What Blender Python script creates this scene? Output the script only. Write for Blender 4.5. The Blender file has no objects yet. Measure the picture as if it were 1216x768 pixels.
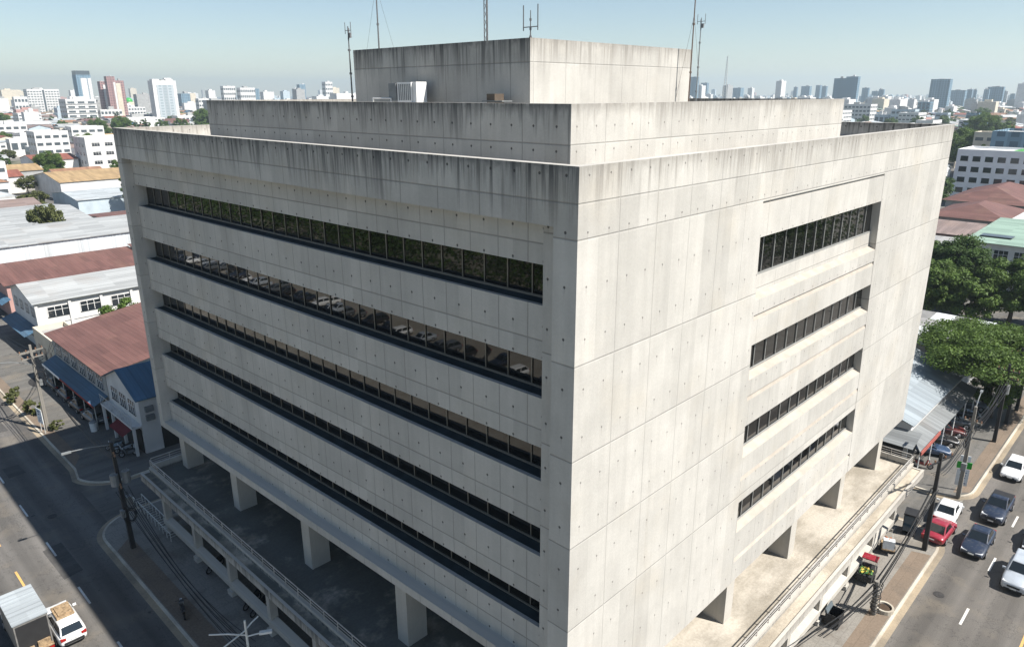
SKY_STRENGTH, SUN_STRENGTH, EXPOSURE = 0.062, 5.0, 0.93
HAZE_DENSITY = 0.00019
HAZE_TOP = 210
import bpy, bmesh, math, random
from mathutils import Vector, Matrix
random.seed(11)
SC = bpy.context.scene
COL = SC.collection
R = math.radians

# ------------------------------------------------------------------ camera
CAM = Vector((-19.115, -15.36, 34.318))
YAW, PIT, ROL, FPX = 0.76863, 0.30725, -0.00274, 860.18     # FPX: focal length for a 1216 px wide frame
FW = Vector((math.cos(YAW)*math.cos(PIT), math.sin(YAW)*math.cos(PIT), -math.sin(PIT)))
RT = FW.cross(Vector((0, 0, 1))).normalized()
UP = RT.cross(FW)
RT, UP = RT*math.cos(ROL)+UP*math.sin(ROL), UP*math.cos(ROL)-RT*math.sin(ROL)
cam_data = bpy.data.cameras.new("camera")
cam_data.sensor_width = 36.0
cam_data.lens = FPX/1216*36
cam_data.clip_start = 0.5
cam_data.clip_end = 40000
cam = bpy.data.objects.new("camera", cam_data)
COL.objects.link(cam)
M = Matrix((RT, UP, -FW)).transposed().to_4x4()
M.translation = CAM
cam.matrix_world = M
SC.camera = cam

def ground_at(px, py, z=0.0):
    """point of the plane at height z seen at (px, py) of a 1216 x 768 frame"""
    d = FW + RT*((px-608)/FPX) - UP*((py-384)/FPX)
    return CAM + d*((z-CAM.z)/d.z)
def depth_of(p): return (Vector(p)-CAM).dot(FW)
def pix(p):
    d = Vector(p)-CAM
    z = d.dot(FW)
    return 608+FPX*d.dot(RT)/z, 384-FPX*d.dot(UP)/z

# ------------------------------------------------------------------ light
SUN = Vector((0.29, -0.775, 1.0)).normalized()
el = math.asin(SUN.z)
w = bpy.data.worlds.new("World"); SC.world = w; w.use_nodes = True
nt = w.node_tree
sky = nt.nodes.new("ShaderNodeTexSky"); sky.sky_type = 'NISHITA'; sky.sun_disc = False
sky.sun_elevation = el
sky.sun_rotation = math.atan2(SUN.x, SUN.y)
sky.air_density = 1.0; sky.dust_density = 0.0; sky.ozone_density = 1.6; sky.altitude = 0
nt.links.new(sky.outputs[0], nt.nodes["Background"].inputs[0])
nt.nodes["Background"].inputs[1].default_value = SKY_STRENGTH
sd = bpy.data.lights.new("sun", 'SUN'); sd.energy = SUN_STRENGTH; sd.angle = R(0.5); sd.color = (1.0, 0.955, 0.895)
so = bpy.data.objects.new("sun", sd); COL.objects.link(so)
so.rotation_euler = SUN.to_track_quat('Z', 'Y').to_euler(); so.location = (0, -60, 120)
SC.view_settings.view_transform = 'Standard'; SC.view_settings.look = 'None'
SC.view_settings.gamma = 1; SC.view_settings.use_curve_mapping = False
SC.view_settings.exposure = EXPOSURE
cy = SC.cycles
cy.use_denoising = True
cy.max_bounces = 6; cy.diffuse_bounces = 4; cy.glossy_bounces = 3; cy.volume_bounces = 0; cy.transparent_max_bounces = 4
cy.sample_clamp_indirect = 6

# ------------------------------------------------------------------ node helper
class NT:
    def __init__(s, name):
        s.mat = bpy.data.materials.new(name); s.mat.use_nodes = True
        s.t = s.mat.node_tree; s.n = s.t.nodes
        s.b = s.n["Principled BSDF"]
    def put(s, node, key, v):
        if v is None: return
        i = node.inputs[key]
        if isinstance(v, bpy.types.NodeSocket): s.t.links.new(v, i)
        else:
            if hasattr(i.default_value, '__len__') and not hasattr(v, '__len__'): v = (v, v, v)
            if hasattr(i.default_value, '__len__') and len(i.default_value) == 4 and len(v) == 3: v = (*v, 1)
            i.default_value = v
    def m(s, op, a, b=None, c=None, clamp=False):
        n = s.n.new("ShaderNodeMath"); n.operation = op; n.use_clamp = clamp
        for k, v in enumerate((a, b, c)): s.put(n, k, v)
        return n.outputs[0]
    def noise(s, vec, scale, detail=3, rough=.55, dim='3D'):
        n = s.n.new("ShaderNodeTexNoise"); n.noise_dimensions = dim
        s.put(n, "Vector", vec); s.put(n, "Scale", scale); s.put(n, "Detail", detail); s.put(n, "Roughness", rough)
        return n.outputs[0]
    def xyz(s, x, y, z=0.0):
        n = s.n.new("ShaderNodeCombineXYZ")
        for k, v in enumerate((x, y, z)): s.put(n, k, v)
        return n.outputs[0]
    def sep(s, v):
        n = s.n.new("ShaderNodeSeparateXYZ"); s.put(n, 0, v); return n.outputs
    def obj(s): return s.n.new("ShaderNodeTexCoord").outputs["Object"]
    def uv(s): return s.n.new("ShaderNodeTexCoord").outputs["UV"]
    def normal(s): return s.n.new("ShaderNodeNewGeometry").outputs["Normal"]
    def step(s, v, lo, hi, a=0.0, b=1.0):
        n = s.n.new("ShaderNodeMapRange"); n.interpolation_type = 'SMOOTHSTEP'
        s.put(n, 0, v); s.put(n, 1, lo); s.put(n, 2, hi); s.put(n, 3, a); s.put(n, 4, b)
        return n.outputs[0]
    def mix(s, f, a, b, kind='MIX'):
        n = s.n.new("ShaderNodeMix"); n.data_type = 'RGBA'; n.blend_type = kind
        s.put(n, 0, f); s.put(n, 6, a); s.put(n, 7, b)
        return n.outputs[2]
    def bump(s, h, strength=.3, dist=.05):
        n = s.n.new("ShaderNodeBump"); s.put(n, "Strength", strength); s.put(n, "Distance", dist); s.put(n, "Height", h)
        s.t.links.new(n.outputs[0], s.b.inputs["Normal"])
    def done(s, col, rough=.8, spec=.3, metal=0.0):
        s.put(s.b, "Base Color", col); s.put(s.b, "Roughness", rough); s.put(s.b, "Metallic", metal)
        s.put(s.b, "Specular IOR Level", spec)
        return s.mat

def plain(name, col, rough=.6, spec=.4, metal=0.0, var=.15, scale=2.0):
    t = NT(name); p = t.obj()
    f = t.step(t.noise(p, scale, 4), .25, .75, 1-var, 1+var)
    return t.done(t.mix(1.0, col, t.xyz(f, f, f), 'MULTIPLY'), rough, spec, metal)

def concrete(name, col, zj=(), us=3.0, uoff=0.0, hz=1.95, hu=1.5, ztop=None, slen=1.9, mode='obj', holes=True, sill=None, dark=(.17, .155, .135), west=(.05, .052, .052)):
    """board-marked cast concrete: panel joints, tie holes, rain streaks below the copings"""
    t = NT(name)
    if mode == 'obj':
        o = t.sep(t.obj()); n = t.sep(t.normal())
        side = t.m('GREATER_THAN', t.m('ABSOLUTE', n[0]), .6)
        u = t.m('ADD', t.m('MULTIPLY', o[1], side), t.m('MULTIPLY', o[0], t.m('SUBTRACT', 1.0, side)))
        v = o[2]
        vert = t.m('LESS_THAN', t.m('ABSOLUTE', n[2]), .6)
    else:
        o = t.sep(t.uv()); u, v = o[0], o[1]; vert = 1.0
    uu = t.m('ADD', u, uoff)
    vec = t.xyz(u, v, 0.0)
    # panels
    d = t.m('ABSOLUTE', t.m('SUBTRACT', t.m('FRACT', t.m('DIVIDE', uu, us)), .5))
    line = t.step(d, .5-.03/us, .5-.012/us)
    for z in zj:
        line = t.m('MAXIMUM', line, t.step(t.m('ABSOLUTE', t.m('SUBTRACT', v, z)), .045, .015))
    line = t.m('MULTIPLY', line, vert)
    cell = t.n.new("ShaderNodeTexWhiteNoise"); cell.noise_dimensions = '2D'
    row = 0.0
    for z in zj: row = t.m('ADD', row, t.m('GREATER_THAN', v, z))
    t.put(cell, "Vector", t.xyz(t.m('FLOOR', t.m('ADD', t.m('DIVIDE', uu, us), .5)), row, 0.0))
    tone = t.step(cell.outputs[0], 0, 1, .89, 1.05)
    # board stripes and mottling
    stripe = t.noise(t.xyz(t.m('MULTIPLY', u, 2.2), t.m('MULTIPLY', v, .12), 0.0), 1.0, 4, .6)
    mott = t.noise(vec, .55, 5, .6)
    fine = t.noise(vec, 9.0, 3, .6)
    f = t.m('MULTIPLY', tone, t.step(stripe, .3, .7, .955, 1.035))
    f = t.m('MULTIPLY', f, t.step(mott, .3, .72, .93, 1.05))
    f = t.m('MULTIPLY', f, t.step(fine, .3, .7, .965, 1.025))
    c = t.mix(1.0, col, t.xyz(f, f, f), 'MULTIPLY')
    c = t.mix(t.step(t.noise(vec, .25, 4), .5, .75, 0, .35), c, t.mix(1.0, c, (1.0, .93, .82), 'MULTIPLY'))
    # rain streaks
    if ztop is not None:
        dep = t.m('SUBTRACT', ztop, v)
        ln = t.noise(t.xyz(t.m('MULTIPLY', u, 1.1), 0.0, 3.3), 1.0, 4, .7)
        ln = t.m('ADD', t.m('MULTIPLY', ln, .6), t.m('MULTIPLY', t.noise(t.xyz(t.m('MULTIPLY', u, .22), 0.0, 9.1), 1.0, 2, .5), .4))
        l2 = t.noise(t.xyz(t.m('MULTIPLY', u, 5.0), t.m('MULTIPLY', v, .15), 7.7), 1.0, 4, .7)
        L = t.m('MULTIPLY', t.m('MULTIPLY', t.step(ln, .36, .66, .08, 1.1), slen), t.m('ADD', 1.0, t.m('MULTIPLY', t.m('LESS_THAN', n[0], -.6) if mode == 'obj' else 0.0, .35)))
        s1 = t.m('SUBTRACT', 1.0, t.m('DIVIDE', dep, L), None, True)
        s2 = t.m('MULTIPLY', s1, t.step(l2, .38, .62, .15, 1.0))
        below = t.m('GREATER_THAN', dep, 0.0)
        s3 = t.m('MULTIPLY', t.m('MULTIPLY', s2, below), vert)
        band = t.m('MULTIPLY', t.step(dep, .55, .02), t.step(t.noise(vec, 2.2, 4), .3, .65, .25, .75))
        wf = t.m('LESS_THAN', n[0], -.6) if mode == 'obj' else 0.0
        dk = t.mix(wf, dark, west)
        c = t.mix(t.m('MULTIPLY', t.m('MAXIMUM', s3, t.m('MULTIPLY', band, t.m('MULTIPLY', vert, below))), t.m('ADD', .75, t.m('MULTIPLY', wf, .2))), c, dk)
        # a few long faint runs
        lf = t.noise(t.xyz(t.m('MULTIPLY', u, .9), t.m('MULTIPLY', v, .03), 1.7), 1.0, 5, .7)
        c = t.mix(t.m('MULTIPLY', t.step(lf, .58, .74, 0, .2), vert), c, t.mix(1.0, c, (.62, .57, .49), 'MULTIPLY'))
    h = t.m('MULTIPLY', line, -1.0)
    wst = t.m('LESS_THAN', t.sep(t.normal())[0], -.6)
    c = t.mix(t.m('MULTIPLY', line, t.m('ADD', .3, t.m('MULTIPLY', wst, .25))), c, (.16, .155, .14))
    if holes:
        au = t.m('SUBTRACT', t.m('FRACT', t.m('DIVIDE', uu, hu)), .5)
        av = t.m('SUBTRACT', t.m('FRACT', t.m('DIVIDE', t.m('ADD', v, .5), hz)), .5)
        au = t.m('MULTIPLY', au, hu); av = t.m('MULTIPLY', av, hz)
        dd = t.m('SQRT', t.m('ADD', t.m('MULTIPLY', au, au), t.m('MULTIPLY', av, av)))
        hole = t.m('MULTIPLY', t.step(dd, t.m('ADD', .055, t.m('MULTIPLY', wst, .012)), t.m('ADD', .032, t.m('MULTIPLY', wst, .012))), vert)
        run = t.m('MULTIPLY', t.m('LESS_THAN', t.m('ABSOLUTE', au), .03), t.m('MULTIPLY', t.step(av, -.5, 0, 0, .3), t.m('LESS_THAN', av, 0.0)))
        c = t.mix(t.m('MULTIPLY', run, vert), c, (.2, .18, .16))
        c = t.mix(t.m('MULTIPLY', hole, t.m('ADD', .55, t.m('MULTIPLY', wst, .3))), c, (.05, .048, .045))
        h = t.m('SUBTRACT', h, hole)
    t.bump(t.m('ADD', h, t.m('MULTIPLY', fine, .25)), .5, .03)
    return t.done(c, .88, .25)

def stained_floor(name, col, stain, amt=.8, mould_shade_x=None):
    t = NT(name); o = t.sep(t.obj()); p = t.xyz(o[0], o[1], 0.0)
    a = t.noise(t.xyz(t.m('MULTIPLY', o[0], .16), t.m('MULTIPLY', o[1], .55), 0.0), 1.0, 6, .65)
    b = t.noise(p, .22, 5, .6)
    c = t.noise(p, 6.0, 4, .6)
    k = t.m('MULTIPLY', t.step(t.m('MULTIPLY', t.m('ADD', a, b), .5), .42, .6), amt)
    cc = t.mix(k, col, stain)
    if mould_shade_x is not None:      # mould blotches with the side's shade painted in, strongest at low x
        mk = t.m('ADD', t.noise(p, .3, 6, .65), t.step(o[0], mould_shade_x+3, mould_shade_x-3, -.35, .12))
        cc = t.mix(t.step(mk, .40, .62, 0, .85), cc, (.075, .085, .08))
    f = t.step(c, .3, .7, .9, 1.08)
    t.bump(c, .25, .02)
    return t.done(t.mix(1.0, cc, t.xyz(f, f, f), 'MULTIPLY'), .9, .2)

def metal_roof(name, col, axis=0, pitch=.35, dirt=.35, rust=(.25, .16, .10)):
    """profiled sheet: ribs across the given axis, dirt and fading run down the slope"""
    t = NT(name); o = t.sep(t.obj())
    u = o[axis]; v = o[1-axis]
    rib = t.m('ABSOLUTE', t.m('SUBTRACT', t.m('FRACT', t.m('DIVIDE', u, pitch)), .5))
    sheet = t.n.new("ShaderNodeTexWhiteNoise"); sheet.noise_dimensions = '2D'
    t.put(sheet, "Vector", t.xyz(t.m('FLOOR', t.m('DIVIDE', u, 1.1)), t.m('FLOOR', t.m('DIVIDE', v, 4.3)), 0.0))
    run = t.noise(t.xyz(t.m('MULTIPLY', u, 1.6), t.m('MULTIPLY', v, .12), 0.0), 1.0, 4, .65)
    big = t.noise(t.obj(), .13, 4, .6)
    f = t.m('MULTIPLY', t.step(sheet.outputs[0], 0, 1, .82, 1.1), t.step(run, .3, .7, .84, 1.08))
    f = t.m('MULTIPLY', f, t.step(rib, .3, .5, 1.0, .86))
    c = t.mix(1.0, col, t.xyz(f, f, f), 'MULTIPLY')
    c = t.mix(t.step(big, .5, .75, 0, dirt), c, rust)
    t.bump(t.step(rib, .3, .5), .4, .04)
    return t.done(c, .62, .35)

def asphalt(name, col, tan=(.2, .17, .13), amt=.35, axis=0, lane=None):
    t = NT(name); o = t.sep(t.obj())
    p = t.xyz(o[0], o[1], 0.0)
    u, v = (o[0], o[1]) if axis == 0 else (o[1], o[0])
    track = t.noise(t.xyz(t.m('MULTIPLY', u, .02), t.m('MULTIPLY', v, .75), 0.0), 1.0, 4, .6)
    blot = t.noise(p, .12, 5, .6)
    fine = t.noise(p, 14.0, 3, .7)
    spots = t.noise(p, 1.3, 3, .5)
    f = t.m('MULTIPLY', t.step(track, .3, .7, .8, 1.18), t.step(blot, .3, .7, .9, 1.1))
    f = t.m('MULTIPLY', f, t.step(fine, .3, .7, .88, 1.12))
    if lane:       # tyre-darkened strip along each lane
        ph = t.m('COSINE', t.m('MULTIPLY', t.m('SUBTRACT', v, lane[0]), 2*math.pi/lane[1]))
        f = t.m('MULTIPLY', f, t.step(t.m('ADD', ph, t.m('MULTIPLY', t.m('SUBTRACT', track, .5), 1.5)), -.4, 1.0, 1.08, .78))
    c = t.mix(1.0, col, t.xyz(f, f, f), 'MULTIPLY')
    c = t.mix(t.step(t.noise(p, .35, 4), .5, .72, 0, amt), c, tan)
    c = t.mix(t.step(spots, .69, .76, 0, .6), c, (.02, .02, .02))
    # patched seams
    cr = t.noise(t.xyz(t.m('MULTIPLY', u, .6), t.m('MULTIPLY', v, .6), 2.0), .5, 6, .7)
    c = t.mix(t.step(t.m('ABSOLUTE', t.m('SUBTRACT', cr, .5)), .006, .002, 0, .5), c, (.025, .025, .025))
    t.bump(fine, .3, .02)
    return t.done(c, .88, .25)

def pavers(name, col, size=.6, var=.2, grime=(.12, .10, .08)):
    t = NT(name); o = t.sep(t.obj())
    br = t.n.new("ShaderNodeTexBrick"); br.offset = .5
    t.put(br, "Vector", t.xyz(o[0], o[1], 0.0)); t.put(br, "Scale", 1.0); br.inputs["Brick Width"].default_value = size
    br.inputs["Row Height"].default_value = size; br.inputs["Mortar Size"].default_value = .012
    t.put(br, "Color1", tuple(c*(1-var) for c in col)); t.put(br, "Color2", tuple(c*(1+var) for c in col)); t.put(br, "Mortar", tuple(c*.7 for c in col))
    p = t.xyz(o[0], o[1], 0.0)
    c = t.mix(t.step(t.noise(p, .5, 5), .48, .72, 0, .6), br.outputs[0], grime)
    f = t.step(t.noise(p, 7, 3), .3, .7, .88, 1.1)
    return t.done(t.mix(1.0, c, t.xyz(f, f, f), 'MULTIPLY'), .9, .2)

def foliage(name, dark, light):
    t = NT(name)
    g = t.n.new("ShaderNodeNewGeometry").outputs["Random Per Island"]
    big = t.noise(t.obj(), .6, 3)
    k = t.m('ADD', t.m('MULTIPLY', g, .6), t.m('MULTIPLY', t.step(big, .35, .65), .4))
    t.put(t.b, "Transmission Weight", 0.0)
    t.put(t.b, "Subsurface Weight", 0.0)
    c = t.mix(k, dark, light)
    m = t.done(c, .65, .3)
    tr = t.n.new("ShaderNodeBsdfTranslucent"); t.put(tr, 0, t.mix(.5, c, light))
    ad = t.n.new("ShaderNodeMixShader"); ad.inputs[0].default_value = .3
    out = t.n["Material Output"]
    t.t.links.new(t.b.outputs[0], ad.inputs[1]); t.t.links.new(tr.outputs[0], ad.inputs[2]); t.t.links.new(ad.outputs[0], out.inputs[0])
    return m

def glass(name, col=(.012, .012, .012), ior=2.1, rough=.03, warp=0.0):
    t = NT(name)
    t.put(t.b, "IOR", ior)
    if warp:
        t.bump(t.noise(t.obj(), .7, 2), warp, .05)
    return t.done(col, rough, .5)

# ------------------------------------------------------------------ mesh builder
class MB:
    def __init__(s): s.v = []; s.f = []; s.mi = []; s.uvs = {}
    def face(s, pts, mi=0, uv=None):
        i = len(s.v); s.v += [tuple(p) for p in pts]; s.f.append(tuple(range(i, i+len(pts)))); s.mi.append(mi)
        if uv: s.uvs[len(s.f)-1] = uv
    def mesh(s, verts, faces, mi=0):
        i = len(s.v); s.v += [tuple(p) for p in verts]
        for f in faces: s.f.append(tuple(i+k for k in f)); s.mi.append(mi)
    def hexa(s, b, t, mi=0):
        """b, t: four points each, counter-clockwise seen from above"""
        s.mesh(list(b)+list(t), [(3, 2, 1, 0), (4, 5, 6, 7), (0, 1, 5, 4), (1, 2, 6, 5), (2, 3, 7, 6), (3, 0, 4, 7)], mi)
    def box(s, x0, y0, z0, x1, y1, z1, mi=0):
        s.hexa([(x0, y0, z0), (x1, y0, z0), (x1, y1, z0), (x0, y1, z0)], [(x0, y0, z1), (x1, y0, z1), (x1, y1, z1), (x0, y1, z1)], mi)
    def cbox(s, c, size, rz=0.0, mi=0):
        sx, sy, sz = (k/2 for k in size); co, si = math.cos(rz), math.sin(rz)
        def p(a, b, d): return (c[0]+a*co-b*si, c[1]+a*si+b*co, c[2]+d)
        s.hexa([p(-sx, -sy, -sz), p(sx, -sy, -sz), p(sx, sy, -sz), p(-sx, sy, -sz)], [p(-sx, -sy, sz), p(sx, -sy, sz), p(sx, sy, sz), p(-sx, sy, sz)], mi)
    def prism(s, pts, z0, z1, mi=0):
        n = len(pts)
        a = [(p[0], p[1], z0) for p in pts]; b = [(p[0], p[1], z1) for p in pts]
        s.mesh(a+b, [tuple(reversed(range(n))), tuple(range(n, 2*n))]+[(k, (k+1) % n, n+(k+1) % n, n+k) for k in range(n)], mi)
    def xz_prism(s, pts, y0, y1, mi=0):
        n = len(pts)     # pts counter-clockwise seen from -y
        a = [(p[0], y0, p[1]) for p in pts]; b = [(p[0], y1, p[1]) for p in pts]
        s.mesh(a+b, [tuple(range(n)), tuple(reversed(range(n, 2*n)))]+[(k, n+k, n+(k+1) % n, (k+1) % n) for k in range(n)], mi)
    def yz_prism(s, pts, x0, x1, mi=0):
        n = len(pts)     # pts counter-clockwise seen from +x
        a = [(x0, p[0], p[1]) for p in pts]; b = [(x1, p[0], p[1]) for p in pts]
        s.mesh(a+b, [tuple(reversed(range(n))), tuple(range(n, 2*n))]+[(k, (k+1) % n, n+(k+1) % n, n+k) for k in range(n)], mi)
    def cyl(s, p0, p1, r0, r1=None, n=8, caps=True, mi=0):
        r1 = r0 if r1 is None else r1
        p0, p1 = Vector(p0), Vector(p1); d = (p1-p0).normalized()
        a = d.cross(Vector((0, 0, 1)) if abs(d.z) < .9 else Vector((1, 0, 0))).normalized(); b = d.cross(a)
        ring = lambda p, r: [p+(a*math.cos(2*math.pi*k/n)+b*math.sin(2*math.pi*k/n))*r for k in range(n)]
        fs = [(k, (k+1) % n, n+(k+1) % n, n+k) for k in range(n)]
        if caps: fs += [tuple(reversed(range(n))), tuple(range(n, 2*n))]
        s.mesh(ring(p0, r0)+ring(p1, r1), fs, mi)
    def tube(s, pts, r, n=5, mi=0):
        pts = [Vector(p) for p in pts]; vs = []; fs = []
        for i, p in enumerate(pts):
            d = (pts[min(i+1, len(pts)-1)]-pts[max(i-1, 0)]).normalized()
            a = d.cross(Vector((0, 0, 1)) if abs(d.z) < .95 else Vector((1, 0, 0))).normalized(); b = d.cross(a)
            rr = r[i] if hasattr(r, '__len__') else r
            vs += [p+(a*math.cos(2*math.pi*k/n)+b*math.sin(2*math.pi*k/n))*rr for k in range(n)]
        for i in range(len(pts)-1):
            fs += [(i*n+k, i*n+(k+1) % n, (i+1)*n+(k+1) % n, (i+1)*n+k) for k in range(n)]
        fs += [tuple(reversed(range(n))), tuple(range((len(pts)-1)*n, len(pts)*n))]
        s.mesh(vs, fs, mi)
    def xform(s, mat, start=0):
        for k in range(start, len(s.v)): s.v[k] = tuple(mat @ Vector(s.v[k]))
    def data(s, name, mats, smooth=False):
        me = bpy.data.meshes.new(name); me.from_pydata(s.v, [], s.f)
        for m in (mats if isinstance(mats, (list, tuple)) else [mats]): me.materials.append(m)
        if len(me.materials) > 1: me.polygons.foreach_set("material_index", s.mi)
        if s.uvs:
            l = me.uv_layers.new(name="UVMap")
            for fi, uv in s.uvs.items():
                p = me.polygons[fi]
                for k, li in enumerate(p.loop_indices): l.data[li].uv = uv[k]
        if smooth: me.polygons.foreach_set("use_smooth", [True]*len(me.polygons))
        me.update()
        return me
    def build(s, name, mats, parent=None, smooth=False, loc=None, rz=0.0, fix=False):
        me = s.data(name, mats, smooth)
        if fix:
            bm = bmesh.new(); bm.from_mesh(me); bmesh.ops.remove_doubles(bm, verts=bm.verts, dist=1e-4); bmesh.ops.recalc_face_normals(bm, faces=bm.faces); bm.to_mesh(me); bm.free()
        o = bpy.data.objects.new(name, me); COL.objects.link(o)
        if parent is not None: o.parent = parent
        if loc is not None: o.location = loc
        o.rotation_euler.z = rz
        return o

def tag(o, label=None, cat=None, group=None, kind=None):
    for k, v in (("label", label), ("category", cat), ("group", group), ("kind", kind)):
        if v: o[k] = v
    return o
def thing(name, label, cat, loc=(0, 0, 0), rz=0.0, group=None):
    o = bpy.data.objects.new(name, None); COL.objects.link(o)
    o.empty_display_size = .5
    o.location = loc; o.rotation_euler.z = rz
    return tag(o, label, cat, group)
KIDS = {}
def copy_tree(o, parent=None):
    c = o.copy(); COL.objects.link(c); c.parent = parent
    for ch in [x for x in o.children]: copy_tree(ch, c)
    return c
def arc(cx, cy, r, a0, a1, n=10):
    return [(cx+r*math.cos(R(a0+(a1-a0)*k/n)), cy+r*math.sin(R(a0+(a1-a0)*k/n))) for k in range(n+1)]
# ================================================================== materials
C0 = (.45, .43, .39)
ZJ = (30.75, 29.5, 24.86, 21.03, 17.23, 13.3)
m_conc = concrete("cast_concrete", C0, ZJ, us=2.45, uoff=.06, hu=1.22, ztop=32.0, slen=2.3)
m_band = concrete("spandrel_concrete", C0, (.8,), us=1.6, uoff=.3, hu=1.6, hz=1.25, mode='uv')
m_conc2 = concrete("upper_concrete", (.45, .43, .39), (32.28,), us=2.6, uoff=1.0, hu=1.3, hz=1.0, ztop=33.91, slen=1.6)
m_conc3 = concrete("penthouse_concrete", (.45, .43, .39), (35.85,), us=2.6, uoff=.2, ztop=37.02, slen=2.2, holes=False)
m_pod = concrete("podium_concrete", (.43, .405, .36), (), us=5.3, holes=False, ztop=4.9, slen=1.3)
m_col = concrete("column_concrete", (.42, .395, .35), (), us=50, holes=False)
m_sill = plain("sill_render", (.37, .33, .28), .85, .2, var=.1, scale=1.5)
m_ledge = plain("shade_dark_ledge", (.024, .036, .042), .75, .3, var=.3, scale=1.2)  # concrete ledge; its shade is put into the near-black colour
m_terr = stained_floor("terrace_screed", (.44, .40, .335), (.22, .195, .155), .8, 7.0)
m_gutter = stained_floor("gutter_screed", (.45, .40, .32), (.2, .17, .13), .7, 0.0)
m_roof = stained_floor("roof_screed", (.34, .32, .28), (.16, .15, .13))
m_glass = glass("tinted_glass", (.006, .006, .0058), 1.62, .02)
m_mull = plain("bronze_anodised_frame", (.20, .18, .15), .45, .5, .3, var=.1)
m_mull_r = plain("weathered_aluminium", (.34, .34, .32), .5, .5, .3, var=.1)
m_rail = plain("galvanised_steel", (.42, .40, .37), .55, .4, .3)
m_white = plain("white_paint", (.74, .73, .70), .55, .4, var=.08)
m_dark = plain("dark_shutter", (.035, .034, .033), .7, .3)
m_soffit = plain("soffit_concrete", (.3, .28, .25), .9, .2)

# ================================================================== office building
B = thing("office_building", "large bare concrete office block with ribbon windows filling the middle of the photo", "building", (0, 0, 0))
L, W, ZT = 43.72, 45.1, 32.0
LI, YR = 42.9, 1.1          # ends of the opening in the left front
ZO = 29.87                  # head of that opening
def zb(y): return 8.17+(43.25-y)*.0366          # lower edge of the left front
def zs(y): return 8.74+(42.7-y)*.034            # its sill

m = MB()
# parapet, all four sides
m.box(0, 0, ZO, .42, L, ZT); m.box(.5, 0, 29.42, W, .42, ZO); m.box(.42, 0, ZO, W, .42, ZT); m.box(.42, L-.42, 7.8, W, L, ZT); m.box(W-.42, .42, 7.6, W, L-.42, ZT)
# left front: header soffit strip, jambs, sill
m.box(.42, .42, ZO, .9, L-.42, 30.6)
m.box(0, LI, 8.17, 1.7, L, ZO)                               # far jamb
m.box(0, 0, 7.6, .5, YR, ZO)                                 # corner pier
m.box(.5, .5, 7.6, .62, 2.0, ZO)                             # inner face of the pier
for k in range(8):                                           # sill of the left front, falling to the far end
    y0, y1 = YR+(LI-YR)*k/8, YR+(LI-YR)*(k+1)/8
    m.hexa([(0, y0, zb(y0)), (1.6, y0, zb(y0)), (1.6, y1, zb(y1)), (0, y1, zb(y1))], [(0, y0, zs(y0)), (1.6, y0, zs(y0)), (1.6, y1, zs(y1)), (0, y1, zs(y1))])
# right front around its inset
xl = lambda z: 13.9+(29.42-z)*.045
xr = lambda z: 30.72+(29.42-z)*.078
m.xz_prism([(.5, 7.6), (xl(7.6), 7.6), (xl(29.42), 29.42), (.5, 29.42)], 0, .5)
m.xz_prism([(xr(7.6), 7.6), (W-.42, 7.6), (W-.42, 29.42), (xr(29.42), 29.42)], 0, .5)
m.box(W-.42, 0, 7.6, W, .42, 29.42)
m.build("concrete_wall", m_conc, B)

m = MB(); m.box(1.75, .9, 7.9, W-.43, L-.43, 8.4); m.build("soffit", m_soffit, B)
m = MB(); m.box(.9, .43, 30.62, W-.43, L-.43, 30.9); m.build("roof", m_roof, B)

# ribbons of the left front: (height at y=2, height at y=42.9)
TOPS = [(28.23, 27.92), (24.44, 23.93), (20.68, 19.85), (16.95, 15.9), (13.26, 11.76)]
LEDG = [(26.65, 26.33), (22.83, 22.28), (19.16, 18.32), (15.56, 14.47), (11.91, 10.39)]
XS, XG, Y0 = .65, 1.45, 2.0
def zz(p, y): return p[0]+(p[1]-p[0])*(y-Y0)/(LI-Y0)
def band(top, bot):
    m = MB(); n = 6
    for k in range(n):
        a, b = Y0+(LI-Y0)*k/n, Y0+(LI-Y0)*(k+1)/n
        ta, tb, ba, bb = zz(top, a), zz(top, b), zz(bot, a), zz(bot, b)
        m.face([(XS, b, bb), (XS, a, ba), (XS, a, ta), (XS, b, tb)], 0, [(b, 0), (a, 0), (a, ta-ba), (b, tb-bb)])
        m.face([(XS, a, ba), (XS, b, bb), (XS+.2, b, bb), (XS+.2, a, ba)], 0, [(a, .05), (b, .05), (b, .15), (a, .15)])
        m.face([(XS, b, tb), (XS, a, ta), (XS+.2, a, ta), (XS+.2, b, tb)], 0, [(b, .4), (a, .4), (a, .5), (b, .5)])
    m.face([(XS, Y0, zz(bot, Y0)), (XS+.2, Y0, zz(bot, Y0)), (XS+.2, Y0, zz(top, Y0)), (XS, Y0, zz(top, Y0))], 0, [(0, 0), (.2, 0), (.2, 1), (0, 1)])
    m.build("spandrel", m_band, B)
band((ZO, ZO), TOPS[0])
for k in range(4): band(LEDG[k], TOPS[k+1])
band(LEDG[4], (zs(2), zs(42.9)))
rng = random.Random(4)
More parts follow.
